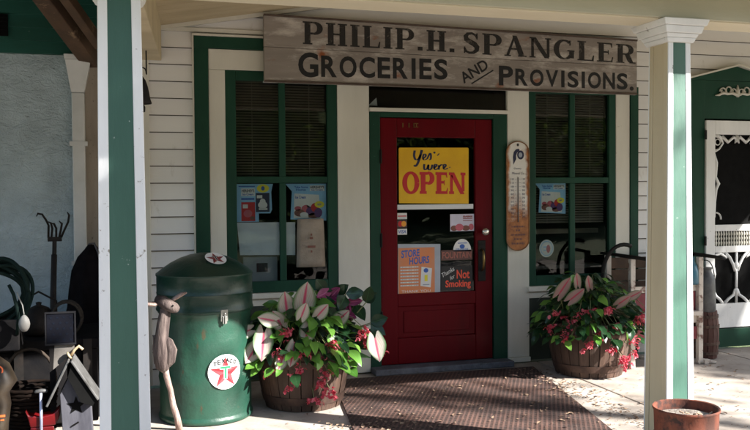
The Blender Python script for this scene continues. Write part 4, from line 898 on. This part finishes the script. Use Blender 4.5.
fl2=[(3.16,-.78,.50),(3.24,-.80,.52),(3.10,-.76,.43),(3.30,-.83,.36),(3.22,-.82,.28),(3.42,-.86,.42),(3.55,-.87,.30),(3.62,-.84,.46),(3.68,-.82,.42),(3.50,-.86,.14),(3.46,-.86,.17),(3.72,-.80,.50),(3.0,-.72,.50),(3.36,-.84,.54),(3.38,-.85,.24),(2.98,-.70,.40),(3.06,-.74,.34),(3.56,-.86,.20)]
begonia(cx,cy,'red-flowered begonia filling the barrel right of the door',(.40,.34,.36),fl2,21,560,(-.03,-.06),dark=.78,ls=(.06,.115))
caladium('caladium_plant','pink and cream caladium rising at the left of the barrel right of the door','plant',[
 (3.03,-.72,.64,.45,.8,.15,.10),(3.10,-.76,.60,.7,.6,.13,.095),(3.28,-.72,.68,-.35,1,.10,.08),(3.18,-.72,.70,-.25,1,.10,.075),(3.58,-.78,.60,.5,.3,.10,.07),(3.46,-.82,.56,.3,.3,.11,.08)],calad_p,(3.25,-.52),6)

# ================================================================== DOOR MAT
m=MB(); q=[(1.46,-.20),(3.07,-.235),(2.60,-2.35),(1.16,-2.2)]
m.hexa([(x,y,.002) for x,y in q],[(x,y,.014) for x,y in q]); mm_=m.build('door_mat',mat_m,origin=(2.1,-1.2,0),bevel=.003); tag(mm_,'large brown perforated rubber mat in front of the red door','mat')
# fallen leaves
random.seed(4); m=MB()
for _ in range(1250):
    r_=random.random()
    if r_<.25: x,y=random.uniform(1.05,2.95),random.uniform(-2.2,-.3)
    elif r_<.5: x,y=random.gauss(2.98,.10),random.uniform(-2.3,-.3)
    elif r_<.62: x,y=random.gauss(1.4,.25),random.gauss(-1.55,.15)
    else: x,y=random.uniform(3.1,6.2),random.uniform(-2.4,-.15)
    z=.018 if (1.0<x<3.05 and x<3.07+(y+.2)*.22 and y<-.2) else .004
    a=random.uniform(0,6.28); L=random.uniform(.010,.030)*(1.5 if random.random()<.25 else 1)
    leaf(m,(x,y,z),(cos(a),sin(a),random.uniform(0,.3)),(0,0,1),L,L*.6,'ovate',random.uniform(-.2,.4),random.uniform(0,.5))
tag(m.build('fallen_leaves',dry,smooth=True),'small dry leaves scattered over the mat and the porch floor','fallen leaves',kind='stuff')

# ================================================================== RUSTY BUCKET
bk=thing('rusty_bucket','rusty round steel bucket of sand at the foot of the right post','bucket',(2.615,-2.735,0))
m=MB(); m.lathe([(0,.008),(.138,.008),(.140,.0),(.143,.015),(.148,.12),(.150,.20),(.153,.205),(.150,.21),(.153,.318),(.158,.322),(.160,.328),(.158,.335),(.150,.332),(.148,.30),(.143,.10)],(2.615,-2.735,0),48,wob=lambda t,z:.012*sin(2*t)+.004*sin(5*t)); m.build('body',rust,bk,smooth=True,auto=50)
m=MB(); m.lathe([(.149,.285),(.11,.296),(.06,.288),(0,.294)],(2.615,-2.735,0),30,wob=lambda t,z:.012*sin(2*t)); m.build('sand',ash,bk,smooth=True)
m=MB(); random.seed(2)
for _ in range(16):
    a=random.uniform(0,6.28);r_=random.uniform(.02,.12);x,y=2.615+r_*cos(a),-2.735+r_*sin(a);b2=random.uniform(0,6.28); m.tube([(x,y,.297),(x+.022*cos(b2),y+.022*sin(b2),.303)],.004,6,0,True,(0,0,random.random(),1))
m.build('litter',dry,bk)

# ================================================================== CARVED DRIFTWOOD ANIMAL
cw=thing('driftwood_figure','driftwood animal head with long ears on a bare stick before the drum','figure',(.26,-1.22,0))
yq=-1.25
m=MB()
m.tube([(.298,-1.16,.004),(.285,-1.18,.08),(.262,-1.2,.16),(.248,-1.22,.25),(.225,-1.24,.34),(.215,-1.25,.42)],[.022,.019,.018,.016,.018,.020],10); m.build('stick',drift_pale,cw,smooth=True)
m=MB(); m.tube([(.222,yq,.372),(.205,yq,.40),(.198,yq,.47),(.200,yq,.56),(.210,yq,.64),(.222,yq,.71),(.228,yq,.75)],[.022,.042,.046,.038,.036,.032,.028],12)
m.tube([(.215,yq,.385),(.245,yq-.01,.43),(.255,yq-.01,.49),(.240,yq-.01,.54),(.215,yq,.57)],[.016,.030,.032,.024,.012],10)
m.tube([(.195,yq,.39),(.165,yq,.42),(.155,yq,.50),(.158,yq,.58)],[.014,.010,.007,.005],6); m.build('body',drift,cw,smooth=True)
m=MB(); m.tube([(.175,yq+.02,.785),(.205,yq,.775),(.240,yq-.02,.752),(.275,yq-.04,.735),(.292,yq-.05,.728)],[.022,.034,.036,.030,.018],12); m.build('head',drift,cw,smooth=True)
m=MB(); m.tube([(.188,yq+.01,.758),(.160,yq,.758),(.120,yq,.762),(.095,yq,.764)],[.014,.030,.030,.014],10,sq=.45); m.build('ear',drift_pale,cw,smooth=True)
m=MB(); m.tube([(.245,yq,.765),(.275,yq,.785),(.315,yq,.808),(.345,yq,.818)],[.014,.026,.026,.010],10,sq=.45); m.build('ear',drift_pale,cw,smooth=True)
m=MB(); m.tube([(.262,yq-.062,.752),(.262,yq-.068,.752)],[.006,.003],8); m.build('eye',black_paint,cw)

# ================================================================== HANGING IRON LANTERN NEAR THE LEFT POST
hl=thing('hanging_iron_bell','dark iron bell on a chain hanging between the left post and the wall','bell',(.095,-1.8,1.82))
m=MB()
for i in range(11): 
    z=2.27-i*.027; m.tube([(.088+.006*cos(k*pi/4),-1.8+.006*sin(k*pi/4)*(i%2),z+.014*sin(k*pi/4)) if i%2 else (.088,-1.8+.007*cos(k*pi/4),z+.016*sin(k*pi/4)) for k in range(9)],.0028,5)
m.build('chain',black_iron,hl)
m=MB(); m.lathe([(0,1.985),(.012,1.98),(.026,1.96),(.036,1.93),(.042,1.90),(.047,1.87),(.055,1.845),(.052,1.842),(.044,1.86),(.036,1.90),(0,1.955)],(.092,-1.8,0),20); m.build('bell_body',black_iron,hl,smooth=True)
m=MB(); m.tube([(.092,-1.8,1.95),(.092,-1.8,1.84)],.004,6); m.tube([(.092,-1.8,1.84),(.100,-1.8,1.82),(.108,-1.8,1.80)],[.014,.016,.006],8); m.build('clapper',black_iron,hl,smooth=True)
m=MB(); m.tube([(.070,-1.8,1.985),(.085,-1.8,2.03),(.115,-1.8,2.02),(.122,-1.8,1.99),(.122,-1.8,2.11)],.004,6); m.build('hook',black_iron,hl)

# ================================================================== LEFT CLUTTER
ch=thing('black_chest','black wooden chest standing against the stucco wall','chest',(-.62,-.62,0))
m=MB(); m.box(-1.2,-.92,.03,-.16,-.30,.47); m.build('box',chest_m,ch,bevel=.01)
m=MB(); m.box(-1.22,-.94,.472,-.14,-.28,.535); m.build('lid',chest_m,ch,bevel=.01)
for x in (-1.05,-.62,-.24): m=MB(); m.box(x,-.947,.05,x+.05,-.9405,.53); m.build('iron_band',black_iron,ch)
fk=thing('cultivator_fork','long-handled iron cultivator fork with curled tines leaning on the stucco wall','garden fork',(-.44,-.5,0))
m=MB(); m.tube([(-.43,-.62,.54),(-.438,-.45,.75),(-.432,-.40,1.0)],[.018,.019,.018],10); m.build('handle',M('old_dark_handle',(.012,.010,.011),(.022,.018,.016),.7,12,spec=.2),fk,smooth=True)
m=MB(); m.tube([(-.432,-.40,.98),(-.428,-.40,1.09)],.014,10); m.box(-.470,-.41,1.085,-.384,-.385,1.115); m.build('socket',black_iron,fk,bevel=.003)
for pts_ in ([(-.465,-.40,1.11),(-.462,-.41,1.19),(-.475,-.43,1.225),(-.495,-.46,1.262),(-.520,-.48,1.268),(-.528,-.48,1.25)],[(-.447,-.40,1.11),(-.440,-.41,1.17),(-.446,-.43,1.205),(-.462,-.45,1.215)],[(-.418,-.40,1.11),(-.416,-.41,1.17),(-.428,-.43,1.20),(-.440,-.45,1.205)],[(-.400,-.40,1.11),(-.388,-.41,1.16),(-.380,-.43,1.20),(-.396,-.45,1.218)],[(-.388,-.40,1.11),(-.366,-.41,1.16),(-.342,-.43,1.21),(-.334,-.45,1.255),(-.345,-.46,1.275)]):
    m=MB(); m.tube(pts_,[.007]*(len(pts_)-1)+[.003],7); m.build('tine',black_iron,fk,smooth=True)
# more old things heaped on and before the chest
m=MB(); m.lathe([(0,.536),(.075,.536),(.105,.56),(.115,.61),(.10,.66),(.065,.69),(.06,.70),(.05,.705),(.015,.72),(.018,.735),(0,.74)],(-.50,-.74,0),24); m.tube([(-.60,-.74,.64),(-.60,-.74,.74),(-.50,-.74,.80),(-.40,-.74,.74),(-.40,-.74,.64)],.007,6); m.tube([(-.41,-.75,.59),(-.36,-.76,.63),(-.34,-.76,.67)],[.02,.014,.011],8)
tag(m.build('iron_kettle',black_iron,smooth=True,origin=(-.5,-.74,.536)),'black iron kettle on the chest in the dark corner by the fork','kettle')
m=MB()
for k in range(7): m.tube([(-.30+(.10-.004*k)*cos(2*pi*i/24)*.9,-.98,.74+(.12-.006*(k%3))*sin(2*pi*i/24)) if False else (-.34+(.085+.003*(k%3))*cos(2*pi*i/24),-.80+.012*k,.635+(.10+.004*(k%2))*sin(2*pi*i/24)) for i in range(25)],.008,6)
tag(m.build('rope_coil',M('tarred_rope',(.03,.022,.016),(.015,.011,.008),.9,60,bump=.8,bscale=120),smooth=True,origin=(-.34,-.8,.536)),'dark tarred rope coil standing on the chest beside the kettle','rope')
bs=thing('wicker_basket','dark wicker basket on the floor behind the red pump','basket',(-.52,-1.12,0))
m=MB()
for k in range(14): z=.02+k*.022; rr=.11+.0025*k; m.tube([(-.52+(rr+.004*(-1)**(i+k))*cos(2*pi*i/28),-1.12+(rr+.004*(-1)**(i+k))*sin(2*pi*i/28),z) for i in range(29)],.011,6)
m.build('weave',M('dark_wicker',(.012,.007,.005),(.006,.004,.003),.9,30,spec=.1),bs,smooth=True)
m=MB(); m.tube([(-.52+.14*cos(radians(a)),-1.12,.32+.20*sin(radians(a))) for a in range(0,181,15)],.009,8); m.build('handle',M('dark_cane',(.03,.018,.01),None,.8),bs,smooth=True)
# black coat
ct=thing('black_coat','black cloth coat hanging from a hook below the downspout','coat',(-.24,-.36,.5))
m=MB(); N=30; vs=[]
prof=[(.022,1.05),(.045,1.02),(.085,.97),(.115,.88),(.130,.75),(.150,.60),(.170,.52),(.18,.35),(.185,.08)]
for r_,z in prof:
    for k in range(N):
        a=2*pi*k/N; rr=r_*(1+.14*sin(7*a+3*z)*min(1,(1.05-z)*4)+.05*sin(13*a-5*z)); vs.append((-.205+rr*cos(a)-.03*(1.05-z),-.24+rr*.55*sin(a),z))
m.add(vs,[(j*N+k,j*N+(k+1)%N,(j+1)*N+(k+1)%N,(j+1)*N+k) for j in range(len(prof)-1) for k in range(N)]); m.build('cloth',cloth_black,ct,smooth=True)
m=MB(); m.tube([(-.245,-.22,1.02),(-.22,-.24,1.055),(-.19,-.25,1.06),(-.165,-.28,1.0),(-.15,-.31,.93)],.007,7); m.build('strap',M('dark_grey_strap',(.09,.08,.085),None,.7),ct,smooth=True)
# coil of hose
random.seed(31); hc=thing('hose_coil','dark green hose coiled in a heap at the far left','hose',(-.70,-1.1,.55))
m=MB()
for k in range(10):
    pts_=[];R0=.145+random.uniform(-.02,.02); ph=random.uniform(0,6); dx,dz=random.gauss(0,.012),random.gauss(0,.015)
    for i in range(41):
        a=2*pi*i/40; rr=R0*(1+.06*sin(3*a+ph)); pts_.append((-.665+dx+rr*cos(a),-1.05-.018*k+.03*sin(2*a+ph),.83+dz+rr*1.1*sin(a)))
    m.tube(pts_,.0105,8)
m.build('coil',hose_m,hc,smooth=True)
m=MB(); m.tube([(-.60,-1.28,.90),(-.575,-1.30,.85),(-.56,-1.30,.78),(-.555,-1.28,.72),(-.57,-1.22,.62)],.009,8); m.build('loose_end',hose_m,hc,smooth=True)
m=MB(); m.box(-1.0,-1.22,.53,-.56,-.99,.70); m.build('hose_crate',chest_m,hc,bevel=.006)
m=MB(); m.box(-.72,-1.265,.84,-.665,-1.250,.875); m.build('paper_tag',paper,hc)
# stand of gourd: white gourd hanging on string
gd=thing('white_gourd','small white egg-shaped gourd hanging on a string before the hose','gourd',(-.525,-1.3,.66))
m=MB(); m.lathe([(0,-.048),(.014,-.044),(.026,-.026),(.030,-.005),(.026,.018),(.015,.036),(.006,.044),(0,.046)],(-.522,-1.32,.695),18); m.build('gourd_body',gourd,gd,smooth=True)
m=MB(); m.tube([(-.522,-1.32,.742),(-.530,-1.31,.79),(-.548,-1.30,.83),(-.56,-1.29,.86)],.003,5); m.build('string',M('grey_string',(.3,.3,.28),None,.8),gd)
# dark framed board with pale stars
sbd=thing('star_board','small dark framed board with faint blue stars above the birdhouse','board',(-.34,-1.3,.57))
m=MB(); m.box(-.412,-1.30,.572,-.268,-1.285,.735); m.build('board',M('navy_board',(.003,.0035,.007),None,.85,spec=.1),sbd,bevel=.002)
m=MB(); 
for a_,b2,c_,d_ in ((-.42,.562,-.26,.572),(-.42,.7355,-.26,.744)): m.box(a_,-1.305,b2,c_,-1.283,d_)
for a_,c_ in ((-.42,-.4125),(-.2675,-.26)): m.box(a_,-1.305,.5722,c_,-1.283,.7353)
m.build('frame',M('grey_frame',(.014,.014,.016),None,.9,spec=.05),sbd)
m=MB()
def star(cx,cz,r,y,mi=0,rot=0): m.poly([(cx+(r if i%2==0 else r*.42)*cos(pi/2+rot+pi*i/5),cz+(r if i%2==0 else r*.42)*sin(pi/2+rot+pi*i/5)) for i in range(10)],y,mi)
for i in range(4):
    for j in range(5): star(-.390+i*.034+(.015 if j%2 else 0),.59+j*.031,.010,-1.3012)
m.build('stars',M('dull_blue_print',(.006,.008,.014),None,.9,spec=.05),sbd)
m=MB(); m.box(-.40,-1.283,.10,-.37,-1.26,.74); m.box(-.31,-1.283,.10,-.28,-1.26,.57); m.build('stake',chest_m,sbd)
# birdhouse
bh=thing('birdhouse','weathered grey birdhouse with a folded tin roof and black star, left of the post','birdhouse',(-.25,-1.3,0))
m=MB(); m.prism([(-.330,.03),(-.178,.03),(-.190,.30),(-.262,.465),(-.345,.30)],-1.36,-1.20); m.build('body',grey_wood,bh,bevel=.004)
m=MB(); m.beam((-.300,-1.30,.485),(-.150,-1.30,.285),.20,.016,(0,1,0)); 
for i,v in enumerate(m.v): pass
m=MB()
def sheet(p0,p1,y0,y1,t_):  # roof slope between two xz points
    (xa,za),(xb,zb2)=p0,p1; dx,dz=xb-xa,zb2-za; l=sqrt(dx*dx+dz*dz); nx,nz=-dz/l*t_,dx/l*t_
    m.hexa([(xa,y0,za),(xb,y0,zb2),(xb,y1,zb2),(xa,y1,za)],[(xa+nx,y0,za+nz),(xb+nx,y0,zb2+nz),(xb+nx,y1,zb2+nz),(xa+nx,y1,za+nz)])
sheet((-.285,.488),(-.150,.268),-1.42,-1.19,.012); m.build('roof',tin,bh,bevel=.003)
m=MB(); sheet((-.405,.245),(-.290,.485),-1.40,-1.19,.012); m.build('roof',tin,bh,bevel=.003)
m=MB(); m.prism([(-.285,.455),(-.270,.485),(-.150,.285),(-.175,.235),(-.235,.262),(-.300,.40)],-1.405,-1.365); m.build('gable',black_paint,bh)
m=MB(); star(-.262,.232,.050,-1.4052); m.prism([(p[0],p[2]) for p in m.v],-1.412,-1.3605) if False else None
m=MB(); star(-.262,.235,.052,-1.3625); m.build('star',black_paint,bh)
m=MB(); m.beam((-.285,-1.365,.125),(-.250,-1.365,.145),.008,.008); m.build('perch',black_paint,bh)
m=MB(); m.tube([(-.285,-1.3,.50),(-.27,-1.3,.53),(-.245,-1.3,.55),(-.225,-1.3,.53)],.008,8); m.tube([(-.30,-1.31,.50),(-.292,-1.31,.505)],.022,10); m.build('ring',M('dull_brass_ring',(.35,.27,.17),None,.5),bh,smooth=True)
m=MB(); m.prism([(-.382,.425),(-.372,.575),(-.272,.570),(-.268,.520),(-.300,.495)],-1.285,-1.275); tag(m.build('tin_flashing',M('pale_board_offcut',(.12,.11,.10),(.08,.07,.06),.7,10),origin=(-.33,-1.28,.42)),'pale triangular metal offcut behind the birdhouse roof','offcut')
# leather boot-like bag at far left
lb_=thing('leather_saddlebag','worn brown leather bag with orange lettering at the far left edge','bag',(-.66,-1.3,0))
m=MB(); m.tube([(-.66,-1.3,.02),(-.655,-1.3,.16),(-.635,-1.3,.26),(-.655,-1.3,.33),(-.62,-1.3,.39),(-.64,-1.3,.46),(-.68,-1.3,.52)],[.07,.075,.065,.085,.095,.07,.03],16,sq=.6); m.build('bag_body',leather,lb_,smooth=True)
m=MB(); m.tube([(-.60+.0*k,-1.3,.0) for k in range(2)],.0001,3) if False else None
m.tube([(-.648+.020*cos(k*pi/8),-1.372,.455+.022*sin(k*pi/8)) for k in range(17)],.0045,6); m.box(-.67,-1.37,.400,-.632,-1.364,.418); m.box(-.67,-1.37,.205,-.620,-1.364,.216); m.box(-.67,-1.37,.185,-.625,-1.364,.192); m.build('lettering',orange_ink,lb_)
# red hand pump with metal rod
hp=thing('hand_pump','red-based hand pump with a grey T-handled rod among the dark clutter','pump',(-.445,-1.3,0))
m=MB(); m.tube([(-.444,-1.34,.02),(-.443,-1.34,.315)],.0085,10); m.build('rod',M('blue_grey_steel',(.45,.48,.62),(.35,.38,.5),.35,20,metal=.5),hp,smooth=True)
m=MB(); m.tube([(-.475,-1.34,.318),(-.465,-1.34,.323),(-.44,-1.34,.325),(-.415,-1.34,.323),(-.407,-1.34,.318)],[.005,.010,.012,.010,.005],8); m.build('handle',tin,hp,smooth=True)
m=MB(); m.prism([(-.525,.215),(-.505,.19),(-.44,.180),(-.385,.190),(-.350,.22),(-.352,.17),(-.37,.13),(-.50,.125),(-.51,.17)],-1.33,-1.22); m.box(-.50,-1.33,.002,-.38,-1.2,.124); m.build('base',red_tin,hp,bevel=.006)

# ================================================================== RIGHT SIDE: BENCH, KEG, CAN
bn=thing('painted_bench','weathered bench with chipped white legs, red boards and black arms, behind the right post','bench',(4.05,-.5,0))
for x,y in ((4.40,-.50),(3.78,-.50),(4.40,-.16),(3.78,-.16)):
    m=MB(); m.box(x-.021,y-.02,.0 if y>-.3 else .002,x+.021,y+.02,.88 if y>-.3 else .855); m.build('leg',bench_white,bn,bevel=.004)
m=MB(); m.box(3.72,-.56,.395,4.376,-.165,.43); m.box(3.802,-.50,.33,4.378,-.475,.394); m.build('seat',bench_white,bn,bevel=.004)
m=MB()
for k in range(4): m.box(3.802,-.160,.45+k*.10,4.378,-.14,.54+k*.10)
m.build('backrest',timber,bn,bevel=.004)
m=MB(); m.box(3.802,-.48,.43,4.378,-.465,.58); m.box(3.802,-.50,.20,4.378,-.485,.30); m.build('board',bench_red,bn,bevel=.003)
m=MB(); m.box(3.802,-.49,.585,4.378,-.46,.635); m.build('rail',bench_white,bn,bevel=.003)
for x in (4.41,3.78):
    m=MB(); m.tube([(x-.02,-.10,.875),(x-.01,-.3,.875),(x+.02,-.50,.868),(x+.09,-.60,.855),(x+.13,-.63,.84)],[.018,.024,.026,.022,.014],8,sq=.6); m.build('arm',black_iron,bn,smooth=True)
m=MB(); m.box(4.42,-.54,.002,4.46,-.47,.035); m.tube([(4.38,-.50,.02),(4.46,-.52,.022),(4.52,-.55,.01)],[.02,.018,.012],8); m.build('foot',bench_white,bn)
hoopw=MB(); hoopw.tube([(3.74+.19*cos(radians(a))+.06,-.36,.72+.24*sin(radians(a))) for a in range(200,69,-10)],.016,8); tag(hoopw.build('iron_hoop',black_iron,smooth=True,origin=(3.8,-.36,.5)),'black iron hoop arching behind the right flowers, at the bench','hoop')
m=MB(); m.lathe([(0,.637),(.052,.637),(.055,.65),(.052,.74),(.040,.79),(.022,.815),(.020,.85),(.024,.855),(0,.856)],(4.345,-.475,0),20); tag(m.build('blue_bottle',blue_glass,smooth=True,origin=(4.345,-.475,.637)),'dull blue bottle standing on the bench rail','bottle')
kg=thing('nail_keg','small dark red-brown wooden keg beside the screen door','keg',(4.60,-.30,0))
m=MB(); N=16
for i in range(N):
    a0=2*pi*i/N+.02;a1=2*pi*(i+1)/N-.02; vs=[]
    for z in (.004,.1,.2,.3,.395):
        rr=.098+.018*sin(pi*z/.4)
        for a,r2 in ((a0,rr),(a1,rr),(a1,rr-.012),(a0,rr-.012)): vs.append((4.60+r2*cos(a),-.30+r2*sin(a),z))
    m.add(vs,[(j*4+k,j*4+(k+1)%4,(j+1)*4+(k+1)%4,(j+1)*4+k) for j in range(4) for k in range(4)]+[(16,17,18,19)],0,(random.random()**2,0,0,1))
m.build('staves',keg_wood,kg)
m=MB(); m.lathe([(0,.38),(.09,.38),(.09,.385),(0,.385)],(4.60,-.30,0),20); m.build('head',keg_wood,kg)
for z in (.05,.13,.27,.35): m=MB(); rr=.098+.018*sin(pi*z/.4)+.003; m.lathe([(rr,z-.012),(rr+.003,z-.012),(rr+.003,z+.012),(rr,z+.012)],(4.60,-.30,0),24); m.build('hoop',hoop,kg)
cn=thing('milk_can','dull galvanised can with a wire bail standing on the keg','can',(4.59,-.32,.386))
m=MB(); m.lathe([(0,.388),(.078,.388),(.082,.395),(.080,.50),(.076,.60),(.074,.66),(.055,.70),(.046,.72),(.046,.735),(.052,.74),(.052,.75),(0,.752)],(4.595,-.32,0),28); m.build('can_body',M('dark_galvanised',(.13,.13,.13),(.07,.07,.075),.5,12,metal=.5),cn,smooth=True,auto=40)
m=MB(); m.tube([(4.595+.085*cos(radians(a)),-.32,.66+.15*sin(radians(a))) for a in range(-5,186,12)],.004,6); m.build('bail',black_iron,cn,smooth=True)

# ================================================================== TREES (in front of the store: they shade it and show in its glass)
def tree(x,y,h,cr,cz,rz,n,label,seed,ls=.11,trunk=.16,holes=.0):
    random.seed(seed); t=thing('shade_tree',label,'tree',(x,y,-.16),'trees across the yard')
    m=MB(); top=(x+.1,y,cz+rz*.4); m.tube([(x,y,-.16),(x+.05,y+.02,cz*.35),(x-.03,y,cz*.7),top],[trunk*1.3,trunk,trunk*.75,trunk*.25],12)
    cl=[]
    for k in range(int(10+cr*6)):
        a=random.uniform(0,6.28);ph=random.uniform(-1,1);q=random.uniform(.35,.95); c=Vector((x+cr*q*cos(a)*sqrt(1-ph*ph*.8),y+cr*q*sin(a)*sqrt(1-ph*ph*.8),cz+rz*.85*ph)); cl.append(c)
        s=Vector((x,y,max(.8,cz-rz*.8+ (c.z-cz+rz)*.4))); m.tube([s,(s+c)/2+Vector((0,0,.1*cr)),c],[trunk*.35,trunk*.2,trunk*.06],6)
    m.build('trunk',bark,t,smooth=True)
    lf=MB()
    for _ in range(n):
        c=random.choice(cl); rr=cr*.36; p=c+Vector((random.gauss(0,rr*.55),random.gauss(0,rr*.55),random.gauss(0,rr*.5)))
        d=Vector((random.gauss(0,1),random.gauss(0,1),random.gauss(-.3,.7))).normalized(); s=d.cross(Vector((random.random(),random.random(),random.random()+.2))).normalized()
        L=ls*random.uniform(.7,1.4); b=len(lf.v); rn=random.random()
        lf.v+=[tuple(p),tuple(p+d*L*.5+s*L*.3),tuple(p+d*L),tuple(p+d*L*.5-s*L*.3)]; lf.c+=[(0,0,rn,1)]*4; lf.f.append((b,b+1,b+2,b+3)); lf.m.append(0)
    lf.build('crown',treeleaf,t); return t
tree(5.86,-7.3,8,.98,5.85,2.35,15000,'slender tree in the yard whose shade falls on the left post',41,.12,.09)
tree(11.9,-9.0,11,1.7,7.9,2.6,1200,'thin sparse-leaved tree in the yard in front of the door',43,.13,.09)
tree(14.7,-8.0,11,1.25,8.0,2.0,4200,'broad tree in the yard shading the right end of the porch',42,.14,.16)
for i,(x,y,h,cr,cz,rz) in enumerate(((2,-19,9,2.6,4.6,2.8),(8,-22,10,3.2,5.2,3.4),(14,-20,9,3.0,5,3.2),(-4,-21,10,3.2,5.3,3.4),(20.5,-25,10,3,5.0,3.0))):
    tree(x,y,h,cr,cz,rz,5200,['round tree opposite the door across the yard','wide tree opposite the right window across the yard','wide tree far to the right across the yard','wide tree far to the left across the yard','rearmost tree across the yard'][i],50+i,.24,.2)

m=MB(); random.seed(77); FL=[]
for _ in range(42000):
    x=random.uniform(-30,60); top=8+2.5*sin(x*.35)+1.5*sin(x*.9+1); z=top*random.random()**.8-.2; y=-34+random.gauss(0,2)
    L=random.uniform(.5,1.1); d=Vector((random.gauss(0,1),random.gauss(0,1),random.gauss(0,.8))).normalized(); s_=d.cross(Vector((random.random(),.3,random.random()+.2))).normalized(); p=Vector((x,y,z)); rn=random.random()
    b=len(m.v); m.v+=[tuple(p),tuple(p+d*L*.5+s_*L*.35),tuple(p+d*L),tuple(p+d*L*.5-s_*L*.35)]; m.c+=[(0,0,rn,1)]*4; m.f.append((b,b+1,b+2,b+3)); m.m.append(0)
tag(m.build('distant_woods',treeleaf,origin=(15,-34,0)),'green woods at the far side of the yard','woods',kind='stuff')
# ================================================================== LIGHT, SKY, CAMERA
sd_=Vector((-.77,.63,-.60)).normalized()
sun=bpy.data.lights.new('sun','SUN'); sun.energy=4.8; sun.angle=radians(.5); sun.color=(1,.96,.90)
so_=bpy.data.objects.new('sun',sun); COL.objects.link(so_); so_.rotation_euler=sd_.to_track_quat('-Z','Y').to_euler(); so_.location=(8,-7,8)
W=bpy.data.worlds.new('World'); S.world=W; W.use_nodes=True; nt=W.node_tree
bg=nt.nodes['Background']; sky=nt.nodes.new('ShaderNodeTexSky'); sky.sky_type='NISHITA'; sky.sun_disc=False
sky.sun_elevation=math.asin(-sd_.z); sky.sun_rotation=atan2(-sd_.x,-sd_.y); nt.links.new(sky.outputs[0],bg.inputs[0]); bg.inputs[1].default_value=.075
F_px=850.; YAW=radians(16.5); PIT=radians(-1.55); ROLL=.007
f_=Vector((sin(YAW)*cos(PIT),cos(YAW)*cos(PIT),sin(PIT))); r_=Vector((cos(YAW),-sin(YAW),0)); u_=r_.cross(f_)
r2=r_*cos(ROLL)-u_*sin(ROLL); u2=r_*sin(ROLL)+u_*cos(ROLL)
cam=bpy.data.cameras.new('camera'); co=bpy.data.objects.new('camera',cam); COL.objects.link(co)
mt=Matrix((r2,u2,-f_)).transposed().to_4x4(); mt.translation=Vector((0,-6.25,1.39)); co.matrix_world=mt
cam.sensor_width=36; cam.lens=36*F_px/750; cam.clip_end=1500; S.camera=co
S.view_settings.view_transform='Standard'; S.view_settings.look='None'; S.view_settings.gamma=1; S.view_settings.exposure=2.15; S.view_settings.use_curve_mapping=False
